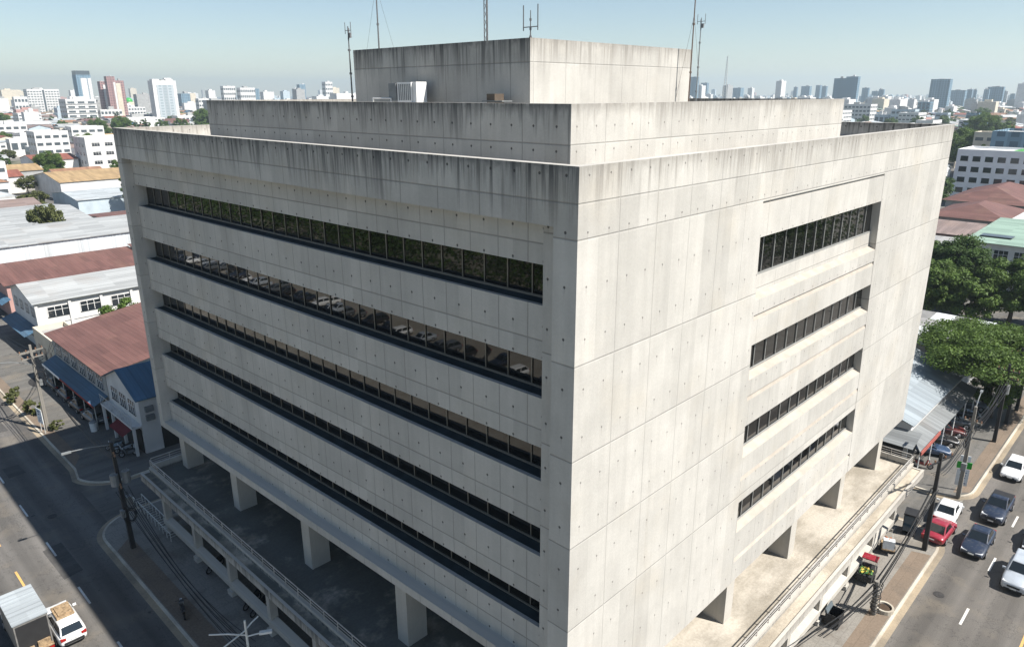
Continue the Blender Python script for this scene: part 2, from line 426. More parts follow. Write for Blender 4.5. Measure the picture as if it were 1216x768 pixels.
for k in range(5):
    t, l = TOPS[k], LEDG[k]
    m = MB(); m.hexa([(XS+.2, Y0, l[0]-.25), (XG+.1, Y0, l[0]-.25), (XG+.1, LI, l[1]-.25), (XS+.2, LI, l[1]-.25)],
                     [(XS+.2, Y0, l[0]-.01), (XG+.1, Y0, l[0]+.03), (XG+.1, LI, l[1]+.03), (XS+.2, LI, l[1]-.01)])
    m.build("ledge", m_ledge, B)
    g = MB(); n = 30
    for q in range(n):                                   # panes, each a hair out of true so that reflections break from pane to pane
        a, b = Y0+(LI-Y0)*q/n, Y0+(LI-Y0)*(q+1)/n
        t1, t2 = rng.uniform(-.006, .006), rng.uniform(-.006, .006)
        g.face([(XG+t1, b, zz(l, b)), (XG-t1, a, zz(l, a)), (XG-t1+t2, a, zz(t, a)+.3), (XG+t1+t2, b, zz(t, b)+.3)])
    win = g.build("window", m_glass, B)
    f = MB()
    for q in range(n+1):
        y = Y0+(LI-Y0)*q/n
        f.box(XG-.05, y-.022, zz(l, y)+.03, XG-.015, y+.028, zz(t, y)+.28)
    for z_, h_ in ((l, .09), (t, .12)):
        dz = .035 if z_ is l else .12
        f.hexa([(XG-.075, Y0, z_[0]+dz), (XG-.012, Y0, z_[0]+dz), (XG-.012, LI, z_[1]+dz), (XG-.075, LI, z_[1]+dz)],
               [(XG-.075, Y0, z_[0]+dz+h_), (XG-.012, Y0, z_[0]+dz+h_), (XG-.012, LI, z_[1]+dz+h_), (XG-.075, LI, z_[1]+dz+h_)])
    f.build("window_frame", m_mull, win)

# rows of the right front inset: (kind, z top, depth top, z bottom, depth bottom)
ROWS = [('groove', 29.42, .16, 29.29, .16), ('panel', 29.29, .01, 27.68, .01), ('window', 27.68, .5, 25.62, .5), ('panel', 25.62, .42, 24.68, .42), ('sill', 24.68, .42, 24.48, .01),
        ('panel', 24.48, .01, 23.7, .01), ('sill', 23.7, .14, 23.42, .015), ('panel', 23.42, .015, 22.1, .015), ('window', 22.1, .5, 20.42, .5), ('sill', 20.42, .49, 20.18, .01),
        ('panel', 20.18, .01, 19.26, .01), ('sill', 19.26, .12, 18.98, .015), ('panel', 18.98, .015, 17.52, .015), ('window', 17.52, .5, 15.9, .5), ('sill', 15.9, .49, 15.62, .01),
        ('panel', 15.62, .01, 14.46, .01), ('sill', 14.46, .12, 14.18, .015), ('panel', 14.18, .015, 12.85, .015), ('window', 12.85, .5, 11.12, .5), ('sill', 11.12, .49, 10.9, .01),
        ('panel', 10.9, .01, 9.2, .01), ('sill', 9.2, .3, 8.9, .015), ('panel', 8.9, .015, 7.6, .015)]
for kind, z1, d1, z0, d0 in ROWS:
    a0, a1, b0, b1 = xl(z0), xl(z1), xr(z0), xr(z1)
    m = MB()
    if kind == 'window':
        n = 13
        for q in range(n):
            p, q1 = q/n, (q+1)/n; t1 = rng.uniform(-.004, .004)
            X = lambda s, lo: (a0+(b0-a0)*s if lo else a1+(b1-a1)*s)
            m.face([(X(p, 1), d0-t1, z0), (X(q1, 1), d0+t1, z0), (X(q1, 0), d1+t1, z1), (X(p, 0), d1-t1, z1)])
        win = m.build("window", m_glass, B)
        f = MB()
        for q in range(n+1):
            x = a0+(b0-a0)*q/n
            f.box(x-.022, d0-.06, z0+.01, x+.022, d0-.015, z1-.01)
        f.box(a0+.1, d0-.1, z0+.012, b0-.1, d0-.02, z0+.07)
        f.build("window_frame", m_mull_r, win)
    else:
        m.xform(Matrix())
        bk = .62
        m.hexa([(a0, d0, z0), (b0, d0, z0), (b0, bk, z0), (a0, bk, z0)], [(a1, d1, z1), (b1, d1, z1), (b1, bk, z1), (a1, bk, z1)])
        m.build("sill" if kind == 'sill' else "spandrel", m_sill if kind == 'sill' else m_conc, B)

# upper storeys
m = MB()
x0, y0, x1, y1 = 4.47, 4.08, 33.42, 37.5
m.box(x0, y0, 30.9, x0+.3, y1, 33.91); m.box(x0+.3, y0, 30.9, x1, y0+.3, 33.91); m.box(x0+.3, y1-.3, 30.9, x1, y1, 33.91); m.box(x1-.3, y0+.3, 30.9, x1, y1-.3, 33.91)
m.build("upper_wall", m_conc2, B)
m = MB(); m.box(x0+.31, y0+.31, 32.4, x1-.31, y1-.31, 32.7); m.build("roof", m_roof, B)
m = MB()
x0, y0, x1, y1 = 9.95, 11.4, 25.6, 27.1
m.box(x0, y0, 32.7, x0+.25, y1, 37.02); m.box(x0+.25, y0, 32.7, x1, y0+.25, 37.02); m.box(x0+.25, y1-.25, 32.7, x1, y1, 37.02); m.box(x1-.25, y0+.25, 32.7, x1, y1-.25, 37.02)
m.build("penthouse_wall", m_conc3, B)
m = MB(); m.box(x0+.26, y0+.26, 36.3, x1-.26, y1-.26, 36.6); m.build("roof", m_roof, B)

# podium: terrace slab, outer gutter, railing, columns, barrier beam, ground floor
PX0, PY0, PX1, PY1 = -2.35, -2.83, 42.5, 43.2
RX, RY = -1.5, -1.85          # line of the railing
FZ = 4.8
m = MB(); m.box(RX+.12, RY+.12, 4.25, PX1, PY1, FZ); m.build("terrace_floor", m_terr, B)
m = MB(); m.box(PX0+.2, PY0+.2, 4.25, RX-.12, PY1, FZ-.1); m.box(RX-.12, PY0+.2, 4.25, PX1, RY-.12, FZ-.1); m.build("gutter", m_gutter, B)
m = MB()
m.box(PX0, PY0, 4.2, PX0+.2, PY1, FZ); m.box(PX0+.2, PY0, 4.2, PX1, PY0+.2, FZ)                  # outer lip
m.box(RX-.12, RY-.12, 4.25, RX+.12, PY1, FZ+.3); m.box(RX+.12, RY-.12, 4.25, PX1, RY+.12, FZ+.3)  # upstand under the railing
m.box(RX+.12, PY1-.22, FZ+.004, 1.2, PY1, FZ+.5); m.box(PX1-.22, RY+.12, FZ+.004, PX1, 6.0, FZ+.5)
m.box(PX0+.2, PY1-.2, 4.2, RX-.12, PY1, FZ-.04); m.box(PX1-.2, PY0+.2, 4.2, PX1, RY-.12, FZ-.04)
m.build("fascia", m_pod, B)
def railing(a, b, z, h=.62, n=None):
    m = MB(); a, b = Vector((*a, z)), Vector((*b, z)); ln = (b-a).length; n = n or max(2, round(ln/1.45))
    d = (b-a)/n
    for k in range(n+1): m.cyl(a+d*k, a+d*k+Vector((0, 0, h)), .035, None, 6)
    for hh, r in ((h, .04), (h*.62, .022), (h*.28, .022)): m.cyl(a+Vector((0, 0, hh)), b+Vector((0, 0, hh)), r, None, 6)
    return m.build("railing", m_rail, B)
railing((RX, RY), (RX, PY1-.1), FZ+.3); railing((RX+.1, RY), (PX1-.1, RY), FZ+.3)
railing((RX+.1, PY1-.11), (6, PY1-.11), FZ+.5, .55); railing((PX1-.11, RY+.1), (PX1-.11, 6), FZ+.5, .55)
for y in (41.6, 32.4, 22.4, 12.4, 2.6):
    m = MB(); m.box(.7, y-.48, FZ+.004, 2.05, y+.48, 9.0); m.build("column", m_col, B)
for x in (40.1, 32.0, 23.6, 15.0, 6.4):
    m = MB(); m.box(x-.45, .12, FZ+.004, x+.45, 1.5, 7.9); m.build("column", m_col, B)
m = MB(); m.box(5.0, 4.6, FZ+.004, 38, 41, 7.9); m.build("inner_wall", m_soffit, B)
# ground floor
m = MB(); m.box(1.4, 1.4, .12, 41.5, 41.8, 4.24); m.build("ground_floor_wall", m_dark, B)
m = MB()
m.hexa([(-1.78, -2.05, .8), (-1.3, -2.05, .8), (-1.3, 41.2, .8), (-1.78, 41.2, .8)], [(-1.78, -2.05, 1.22), (-1.3, -2.05, 1.42), (-1.3, 41.2, 1.42), (-1.78, 41.2, 1.22)])
m.hexa([(-1.3, -2.05, .8), (40.4, -2.05, .8), (40.4, -1.55, .8), (-1.3, -1.55, .8)], [(-1.3, -2.05, 1.22), (40.4, -2.05, 1.22), (40.4, -1.55, 1.42), (-1.3, -1.55, 1.42)])
m.box(-1.3, 40.7, .8, 1.4, 41.2, 1.3); m.box(39.9, -1.55, .8, 40.4, 1.4, 1.3)
m.build("barrier_beam", m_pod, B)
for y in (40.9, 35.2, 29.5, 23.8, 18.1, 12.4, 6.7, 1.0):
    m = MB(); m.box(-1.72, y-.22, .12, -1.2, y+.22, 4.26); m.box(-1.86, y-.32, .12, -1.1, y+.32, .5); m.build("column", m_pod, B)
for x in (39.4, 34.4, 29.4, 24.4, 19.4, 14.4, 9.4, 4.4):
    m = MB(); m.box(x-.22, -2.0, .12, x+.22, -1.48, 4.26); m.box(x-.3, -2.1, .12, x+.3, -1.4, .45); m.build("column", m_pod, B)
# ================================================================== ground, roads, pavements
def ground_mat():
    t = NT("city_ground"); o = t.sep(t.obj()); p = t.xyz(o[0], o[1], 0.0)
    v = t.n.new("ShaderNodeTexVoronoi"); t.put(v, "Vector", p); t.put(v, "Scale", .05)
    g = t.noise(p, .004, 4)
    c = t.mix(t.step(v.outputs["Color"], .2, .8), (.17, .16, .14), (.30, .28, .25))
    c = t.mix(t.step(t.noise(p, .02, 4), .5, .6, 0, 1), c, (.06, .075, .035))
    c = t.mix(t.step(g, .55, .65, 0, .6), c, (.045, .06, .03))
    f = t.step(t.noise(p, .6, 4), .3, .7, .8, 1.15)
    return t.done(t.mix(1.0, c, t.xyz(f, f, f), 'MULTIPLY'), .9, .2)
def sheet(name, pts, z, mat, kind='structure'):
    m = MB(); m.face([(p[0], p[1], z) for p in pts]); return tag(m.build(name, mat), kind=kind)
def slab(name, pts, z0, z1, mat):
    m = MB(); m.prism(pts, z0, z1); return tag(m.build(name, mat), kind='structure')
GS = 9000
sheet("ground", [(-GS, -GS), (GS, -GS), (GS, GS), (-GS, GS)], -.02, ground_mat())
m_asx = asphalt("worn_asphalt", (.118, .109, .098), axis=0, lane=(-7.3, 3.4))
m_asy = asphalt("worn_asphalt_side", (.118, .111, .102), axis=1, lane=(-7.5, 3.0))
m_asl = asphalt("lane_asphalt", (.12, .115, .105), amt=.5)
m_pave = pavers("grey_paving", (.22, .205, .18), .9, .05)
m_verge = pavers("brown_paving", (.18, .14, .105), 1.5, .05)
m_kerb = stained_floor("kerb_concrete", (.5, .46, .38), (.26, .22, .17), .6)
m_dust = stained_floor("dusty_road_edge", (.33, .27, .19), (.2, .17, .13), .9)
m_line = stained_floor("worn_white_paint", (.66, .65, .61), (.3, .28, .25), .5)
m_yline = stained_floor("worn_yellow_paint", (.6, .36, .12), (.32, .22, .12), .5)
# carriageways
sheet("road", [(-5.8, -22), (420, -22), (420, -4.9), (-5.8, -4.9)], 0, m_asx)
sheet("road", [(-18.5, -120), (-5.8, -120), (-5.8, 420), (-18.5, 420)], 0, m_asy)
sheet("road", [(-5.8, -4.9), (.5, -4.9), (.5, 420), (-5.8, 420)], .0, m_asy)
sheet("side_street", [(-4.6, 45.6), (140, 45.6), (140, 53.2), (-4.6, 53.2)], .004, m_asl)
sheet("side_street", [(41.2, -5.2), (48.6, -5.2), (48.6, 45.6), (41.2, 45.6)], .004, m_asl)
sheet("road", [(-120, -22), (-18.5, -22), (-18.5, -4.9), (-120, -4.9)], 0, m_asx)
# pavements (blocks), with a kerb ring and a dusty gutter line beside it
def block(pts, inner_mat, kerb=.18):
    n = len(pts)
    def off(d):
        out = []
        for k in range(n):
            p0, p1, p2 = Vector(pts[k-1]), Vector(pts[k]), Vector(pts[(k+1) % n])
            a = (p1-p0).normalized(); b = (p2-p1).normalized()
            na, nb = Vector((-a.y, a.x)), Vector((-b.y, b.x))
            q = (na+nb); q = q/max(q.length, 1e-6); c = max(.35, q.dot(na))
            out.append((p1.x+q.x*d/c, p1.y+q.y*d/c))
        return out
    inn, out2 = off(kerb), off(-.42)
    slab("pavement", inn, 0.0, .118, inner_mat)
    m = MB()
    for k in range(n):
        a, b, c, d = pts[k], pts[(k+1) % n], inn[(k+1) % n], inn[k]
        m.hexa([(*a, 0), (*b, 0), (*c, 0), (*d, 0)], [(*a, .125), (*b, .125), (*c, .135), (*d, .135)])
    tag(m.build("kerb", m_kerb), kind='structure')
    m = MB()
    for k in range(n):
        a, b, c, d = pts[k], pts[k-1], out2[k-1], out2[k]
        m.face([(*a, .009), (*b, .009), (*c, .009), (*d, .009)])
    tag(m.build("road_edge", m_dust), kind='structure')
corner = arc(-2.6, 43.2, 3.2, 180, 90, 10)[::-1]
blk = [(-5.8, -3.2)]+arc(-3.4, -3.1, 2.4, 180, 270, 6)[1:]+[(-3.2, -5.5), (38.4, -5.5)]+arc(38.9, -2.6, 2.9, 270, 360, 8)+[(41.8, 46.4)]+corner
block(blk, m_pave)
blk2 = [(-3.75, 58.0)]+arc(-.3, 56.4, 3.9, 190, 270, 8)+[(140, 52.5), (140, 300), (-4.6, 300)]
block(blk2, m_asl)
blk3 = [(48.3, 140), (48.3, -2.2)]+arc(51.2, -2.4, 2.9, 180, 270, 8)+[(400, -5.3), (400, 140)]
block(blk3, m_asl)
block([(-120, 300), (-120, -3), (-18.5, -3), (-18.5, 300)], stained_floor('bounce_lot_concrete', (.27, .25, .21), (.2, .175, .14), .6))  # unseen lot, kept pale to bounce light onto the left front
block([(-5, -60), (400, -60), (400, -22), (-5, -22)], m_pave)
# planted / paved strips along the kerbs
sheet("verge", [(-5.55, 3), (-4.1, 3), (-4.1, 42.4), (-5.55, 41.0)], .125, m_verge)
sheet("verge", [(3, -5.25), (38, -5.25), (37.6, -4.0), (3, -4.0)], .125, m_verge)
sheet("verge", [(-3.5, 58.5), (-2.5, 60.5), (-2.75, 100), (-4.0, 100)], .125, m_verge)
sheet("verge", [(50.6, -5.0), (180, -5.0), (180, -3.9), (49.6, -3.9)], .125, m_verge)
# painted lines
m = MB()
k = 0
for y in range(12, 260, 8): m.face([(-9.12, y, .006), (-8.98, y, .006), (-8.98, y+2.6, .006), (-9.12, y+2.6, .006)])
tag(m.build("lane_marking", m_line), kind='structure')
m = MB()
for y in (41.0, 33.4, 25.8, 48.6, 56.2, 64, 72): m.face([(-11.85, y, .006), (-11.7, y, .006), (-11.7, y+3.0, .006), (-11.85, y+3.0, .006)])
tag(m.build("lane_marking", m_yline), kind='structure')
m = MB()
for k in range(-2, 40):
    x = 31.1+k*8.0; m.face([(x, -9.0, .006), (x+2.2, -9.0, .006), (x+2.2, -8.84, .006), (x, -8.84, .006)])
tag(m.build("lane_marking", m_line), kind='structure')
m = MB(); m.face([(-4, -12.4, .006), (400, -12.4, .006), (400, -12.25, .006), (-4, -12.25, .006)]); tag(m.build("lane_marking", m_yline), kind='structure')

# repairs and covers in the carriageways
m_patch = asphalt("patched_asphalt", (.075, .072, .068), amt=.1)
rp = random.Random(8); m = MB()
for k in range(16):
    x, y, a, b = (rp.uniform(16, 120), rp.uniform(-12, -6.5), rp.uniform(1, 5), rp.uniform(.5, 1.3)) if k % 2 else (rp.uniform(-15, -7), rp.uniform(16, 95), rp.uniform(.6, 1.4), rp.uniform(1, 5))
    m.face([(x-a*rp.uniform(.8, 1), y-b, .0045), (x+a, y-b*rp.uniform(.8, 1), .0045), (x+a*rp.uniform(.8, 1), y+b, .0045), (x-a, y+b*rp.uniform(.8, 1), .0045)])
tag(m.build("road", m_patch), kind='structure')
m_cover = plain("cast_iron_cover", (.045, .042, .04), .7, .4, .3, var=.3, scale=8)
for (x, y, lb) in ((33.5, -7.0, "round manhole cover in the lane nearest the kerb, before the crimson car"), (29.5, -10.8, "round manhole cover in the outer lane, right of the last white dash"), (-7.6, 50.5, "round manhole cover in the shaded left road off the side street"), (-13.5, 47.0, "round manhole cover in the sunny left lane behind the box truck")):
    m = MB(); m.prism([(.36*math.cos(2*math.pi*k/16), .36*math.sin(2*math.pi*k/16)) for k in range(16)], .005, .022)
    tag(m.build("manhole_cover", m_cover, None, loc=(x, y, 0)), lb, "manhole cover", "manhole covers in the roads")
# ================================================================== vehicles
m_tyre = plain("tyre_rubber", (.018, .018, .018), .85, .2)
m_rim = plain("alloy_rim", (.42, .42, .43), .35, .5, .6)
m_carglass = glass("car_glass", (.012, .016, .018), 1.7, .04)
m_trim = plain("black_plastic", (.022, .022, .023), .6, .35)
m_lamp = glass("headlamp_glass", (.55, .56, .57), 1.6, .12)
m_tail = glass("tail_lamp_glass", (.30, .012, .010), 1.6, .15)
m_plate = plain("number_plate", (.7, .7, .66), .5)
PAINTS = {}
def paint(name, col, flake=0.0):
    if name in PAINTS: return PAINTS[name]
    t = NT(name+"_car_paint"); n = t.noise(t.obj(), 1.3, 4)
    f = t.step(n, .3, .7, .88, 1.06)
    dust = t.step(t.noise(t.obj(), 5, 4), .45, .75, 0, .16)
    t.put(t.b, "Coat Weight", .7); t.put(t.b, "Coat Roughness", .06)
    c = t.mix(dust, t.mix(1.0, col, t.xyz(f, f, f), 'MULTIPLY'), (.3, .27, .22))
    PAINTS[name] = t.done(c, .38, .5, flake)
    return PAINTS[name]

def car(label, pmat, loc, rz, kind='sedan', cat="car", group=None, L=4.4, Wd=1.74, H=1.46, root_name="parked_car"):
    """rz: heading; local +x is forward. The body is one lofted shell with sunk wheel arches, the cabin a second shell."""
    root = thing(root_name, label, cat, loc, rz, group)
    hw, hl = Wd/2, L/2
    if kind == 'sedan':  belt, nose, deck = .92, .66, .88; cab = (hl*.34, -hl*.70, hl*.02, -hl*.40)
    elif kind == 'hatch': belt, nose, deck = .95, .70, .95; cab = (hl*.42, -hl*.96, hl*.05, -hl*.74)
    elif kind == 'suv':  belt, nose, deck = 1.06, .86, 1.05; cab = (hl*.40, -hl*.97, hl*.08, -hl*.83)
    elif kind == 'pickup': belt, nose, deck = 1.08, .9, 1.06; cab = (hl*.36, -hl*.22, hl*.10, -hl*.14)
    zg = .2
    # stations: x, half width factor, top z, bottom z
    st = [(hl, .74, nose-.14, .34), (hl-.06, .86, nose-.03, .24), (hl-.3, .96, nose+.05, zg), (hl*.62, 1.0, nose+.16, zg), (cab[0], 1.0, belt, zg),
          (0, 1.0, belt+.02, zg), (cab[1]*.8, 1.0, belt+.02, zg), (-hl+.42, .98, deck+.01, zg), (-hl+.1, .93, deck-.03, .26), (-hl, .80, deck-.14, .36)]
    vs, fs = [], []; N = 11
    for (x, k, zt, z0) in st:
        a = hw*k; h = zt-z0
        half = [(.86*a, z0), (.97*a, z0+.16*h), (a, z0+.5*h), (.985*a, z0+.76*h), (.90*a, zt-.02)]
        sec = [(-y, z) for y, z in half]+[(0, zt+.025)]+[(y, z) for y, z in reversed(half)]
        vs += [(x, y, z) for y, z in sec]
    n = len(st)
    for i in range(n-1):
        for j in range(N-1): fs.append((i*N+j, i*N+j+1, (i+1)*N+j+1, (i+1)*N+j))
        fs.append((i*N+N-1, i*N, (i+1)*N, (i+1)*N+N-1))
    fs += [tuple(range(N)), tuple(reversed(range((n-1)*N, n*N)))]
    m = MB(); m.mesh(vs, fs)
    if kind == 'pickup': pass
    body = m.build("body", pmat, root, smooth=True, fix=True)
    sd_ = body.modifiers.new("round", 'SUBSURF'); sd_.levels = 1; sd_.render_levels = 1
    # cabin shell
    bz, rz_ = belt-.03, H
    w0, w1 = hw*.90, hw*.70
    f0, r0, f1, r1 = cab
    lo = [(f0, -w0*.93), (f0, w0*.93), (r0, w0*.93), (r0, -w0*.93)]
    hi = [(f1, -w1), (f1, w1), (r1, w1), (r1, -w1)]
    lop = [Vector((x, y, bz)) for x, y in lo]; hip = [Vector((x, y, rz_-.05)) for x, y in hi]
    rf = [Vector((x*.98 if abs(x) > .05 else x, y*.86, rz_)) for x, y in [(f1-.12, -w1), (f1-.12, w1), (r1+.1, w1), (r1+.1, -w1)]]
    m = MB(); m.mesh(lop+hip+rf, [(3, 2, 1, 0), (0, 1, 5, 4), (1, 2, 6, 5), (2, 3, 7, 6), (3, 0, 4, 7), (4, 5, 9, 8), (5, 6, 10, 9), (6, 7, 11, 10), (7, 4, 8, 11), (8, 9, 10, 11)])
    cabin = m.build("cabin", pmat, root, fix=True)
    bv = cabin.modifiers.new("round", 'BEVEL'); bv.width = .05; bv.segments = 2
    def pane(name, a, b, c, d, s0=.06, s1=.94, t0=.1, t1=.93, split=None):
        nn = (b-a).cross(d-a).normalized()*.012
        def P(s, t_): return (a*(1-s)+b*s)*(1-t_)+(d*(1-s)+c*s)*t_+nn
        mb = MB()
        for (q0, q1) in (split or [(s0, s1)]): mb.face([P(q0, t0), P(q1, t0), P(q1, t1), P(q0, t1)])
        return mb.build(name, m_carglass, cabin)
    pane("windscreen", lop[0], lop[1], hip[1], hip[0])
    pane("rear_window", lop[2], lop[3], hip[3], hip[2])
    sp = [(.06, .47), (.52, .93)] if kind != 'pickup' else [(.1, .9)]
    pane("side_window", lop[1], lop[2], hip[2], hip[1], split=[(1-b, 1-a) for a, b in sp][::-1])
    pane("side_window", lop[3], lop[0], hip[0], hip[3], split=sp)
    # wheels
    R_ = .31 if kind in ('sedan', 'hatch') else .36
    for x in (hl*.60, -hl*.58):
        for s in (-1, 1):
            mb = MB(); mb.cyl((x, s*(hw-.20), R_), (x, s*(hw+.012), R_), R_, None, 16)
            wh = mb.build("wheel", m_tyre, root, smooth=False)
            mb = MB(); mb.cyl((x, s*(hw+.008), R_), (x, s*(hw+.022), R_), R_*.62, R_*.58, 12); mb.build("rim", m_rim, wh)
    # lamps, grille, plates, mirrors
    for s in (-1, 1):
        mb = MB(); mb.hexa([(hl-.20, s*hw*.5-.16, nose-.2), (hl+.0, s*hw*.5-.16, nose-.2), (hl-.06, s*hw*.72+.1, nose-.2), (hl-.32, s*hw*.72+.1, nose-.2)] if s > 0 else
                            [(hl-.32, s*hw*.72-.1, nose-.2), (hl-.06, s*hw*.72-.1, nose-.2), (hl+.0, s*hw*.5+.16, nose-.2), (hl-.20, s*hw*.5+.16, nose-.2)],
                           [(hl-.26, s*hw*.5-.16, nose-.02), (hl-.06, s*hw*.5-.16, nose-.04), (hl-.12, s*hw*.72+.1, nose-.02), (hl-.4, s*hw*.72+.1, nose)] if s > 0 else
                            [(hl-.4, s*hw*.72-.1, nose), (hl-.12, s*hw*.72-.1, nose-.02), (hl-.06, s*hw*.5+.16, nose-.04), (hl-.26, s*hw*.5+.16, nose-.02)])
        mb.build("headlight", m_lamp, root)
        mb = MB(); mb.cbox((-hl+.06, s*hw*.70, deck-.22), (.14, .30, .17)); mb.build("tail_light", m_tail, root)
        mb = MB(); mb.cbox((f0-.12, s*(hw+.06), belt+.05), (.10, .20, .13)); mb.build("mirror", pmat, root)
    mb = MB(); mb.cbox((hl-.045, 0, nose-.26), (.10, hw*.9, .14)); mb.cbox((hl-.05, 0, .36), (.12, hw*1.3, .12)); mb.build("grille", m_trim, root)
    mb = MB(); mb.cbox((-hl+.01, 0, .50), (.1, hw*1.35, .14)); mb.build("rear_bumper", m_trim if kind in ('suv', 'pickup') else pmat, root)
    mb = MB(); mb.cbox((hl+.012, 0, .47), (.02, .40, .11)); mb.build("number_plate", m_plate, root)
    mb = MB(); mb.cbox((-hl-.03, 0, deck-.3), (.02, .40, .11)); mb.build("number_plate", m_plate, root)
    if kind == 'pickup':
        mb = MB(); x0, x1 = -hl+.12, cab[1]-.1
        mb.box(x0, -hw*.84, deck+.03, x1, hw*.84, deck+.055); mb.build("load_bed", m_trim, root)
    return root

P_navy = paint("navy", (.012, .02, .04)); P_black = paint("black", (.012, .012, .014)); P_white = paint("white", (.78, .78, .76))
P_red = paint("red", (.30, .014, .012)); P_crim = paint("crimson", (.26, .015, .03)); P_silver = paint("silver", (.46, .50, .54), .25)
P_grey = paint("grey", (.10, .11, .12)); P_blue = paint("blue", (.03, .06, .12)); P_maroon = paint("maroon", (.09, .012, .012))
G1 = "cars driving along the main road"
car("white hatchback driving past the green sign on the main road", P_white, (57.4, -7.05, 0), math.pi, 'hatch', group=G1, L=4.0, root_name="car")
car("red sedan half out of the photo at its right edge, before the white hatchback", P_red, (53.6, -10.45, 0), math.pi, 'sedan', group=G1, root_name="car")
car("very dark blue pickup driving ahead of the white hatchback at the side street mouth", P_navy, (48.5, -7.5, 0), math.pi, 'pickup', cat="pickup truck", group=G1, L=4.9, Wd=1.8, H=1.68, root_name="pickup_truck")
car("black car cut off by the photo's right edge between the red and silver cars", P_black, (45.4, -10.9, 0), math.pi, 'sedan', group=G1, root_name="car")
car("dark blue sedan nearest the kerb and foremost in its lane, beside the parked red car", P_navy, (42.0, -7.5, 0), math.pi, 'sedan', group=G1, L=4.5, root_name="car")
car("silver people carrier driving in the outer lane at the lower right of the photo", P_silver, (39.3, -10.75, 0), math.pi, 'suv', group=G1, L=4.4, H=1.66, root_name="car")
car("crimson sedan parked by the utility pole at the side street corner, rear to the camera", P_crim, (41.6, -4.85, .0), R(-2), 'sedan', root_name="parked_car", L=4.0)
car("white sedan parked directly in front of the crimson one at the side street mouth", P_white, (45.2, -4.55, 0), R(3), 'sedan', root_name="parked_car", L=4.1)
# row under the awning on the right
G2 = "dark cars parked under the shop awning on the right"
spots = [(56.3, P_blue, "dark blue car nearest the red scooter in the row under the shop awning", 'sedan'), (59.2, P_black, "black hatchback second in the row under the awning, after the dark blue car", 'hatch'),
         (62.2, P_maroon, "maroon car third in the shaded row under the shop awning", 'sedan'), (65.1, P_grey, "dark grey car between the maroon and black cars under the awning", 'sedan'),
         (68.0, P_black, "black sedan in the tree's shade next to the shop's red banner", 'sedan'), (71.2, P_grey, "grey car last in the row, beside the broad tree's trunk", 'hatch')]
for x, p, lb, k in spots: car(lb, p, (x, .1, .12), R(-68), k, group=G2, L=4.1)
# row under the blue awning on the left
G3 = "dark cars parked under the blue awning on the left"
spots = [(68.4, P_grey, "dark grey hatchback in shade nearest the blue-roofed house, under the blue awning", 'hatch'), (73.0, P_black, "black sedan second under the blue awning, after the dark grey hatchback", 'sedan'),
         (77.6, P_navy, "dark blue hatchback under the blue awning between two black cars", 'hatch'), (82.2, P_black, "black sedan farthest up the row under the blue awning", 'sedan')]
for y, p, lb, k in spots: car(lb, p, (1.35, y, .12), R(92), k, group=G3, L=4.1)

# white people carrier with a load on its roof, left road
c = car("white estate car with a straw coloured roof load, next to the box truck", P_white, (-11.08, 34.3, 0), R(90), 'suv', L=4.4, Wd=1.72, H=1.62, root_name="car")
m_load = plain("dusty_boards", (.28, .20, .12), .9, .2, var=.45, scale=6)
m = MB(); m.box(-.75, -.52, 1.64, .75, .52, 1.78); m.box(-.6, -.4, 1.78, .55, .38, 1.86)
o = tag(m.build("roof_load", [m_load], None), "straw coloured load strapped on the white estate car's roof", "luggage"); o.location = (-11.08, 34.0, 0); o.rotation_euler.z = R(90)
# box truck
t = thing("box_truck", "small truck with a pale ribbed cargo box in the sunny lane at lower left", "truck", (-13.05, 34.6, 0), R(90))
m_alu = metal_roof("ribbed_aluminium", (.33, .36, .375), axis=0, pitch=.5, dirt=.3, rust=(.33, .3, .26))
m_boxs = plain("truck_box_side", (.16, .155, .145), .6, .4, var=.25)
m = MB(); m.box(-1.95, -.94, .75, 1.95, .94, 2.95); m.build("cargo_box", m_boxs, t)
m = MB(); m.box(-2.0, -.99, 2.955, 2.0, .99, 3.0)
for k in range(9): m.box(-1.85+k*.45, -.95, 3.0, -1.80+k*.45, .95, 3.035)
m.build("box_roof", m_alu, t)
m = MB(); m.box(-1.965, -.86, .85, -1.951, .86, 2.8); m.build("rear_opening", m_trim, t)
m = MB(); m.box(-2.25, -.92, .72, -1.955, .92, .8); m.box(-2.1, -.8, .8, -1.97, -.1, 1.25); m.box(-2.12, .1, .8, -1.97, .6, 1.1); m.build("tailboard", m_load, t)
m = MB(); m.hexa([(2.0, -.86, .5), (3.35, -.86, .5), (3.35, .86, .5), (2.0, .86, .5)], [(2.0, -.82, 2.15), (3.0, -.80, 2.15), (3.0, .80, 2.15), (2.0, .82, 2.15)])
cb = m.build("cab", P_white, t, fix=True); bv = cb.modifiers.new("round", 'BEVEL'); bv.width = .08; bv.segments = 2
m = MB(); m.face([(3.22, -.7, 1.25), (3.22, .7, 1.25), (3.06, .68, 1.98), (3.06, -.68, 1.98)]); m.build("windscreen", m_carglass, cb)
m = MB(); m.box(-1.9, -.45, .45, 2.0, .45, .74); m.build("chassis", m_trim, t)
for x in (2.6, -1.2):
    for s in (-1, 1):
        mb = MB(); mb.cyl((x, s*.62, .38), (x, s*.90, .38), .38, None, 16); wh = mb.build("wheel", m_tyre, t)
        mb = MB(); mb.cyl((x, s*.90, .38), (x, s*.915, .38), .2, None, 12); mb.build("rim", m_rim, wh)
for s in (-1, 1):
    m = MB(); m.cbox((-2.26, s*.75, .62), (.05, .28, .12)); m.build("tail_light", m_tail, t)

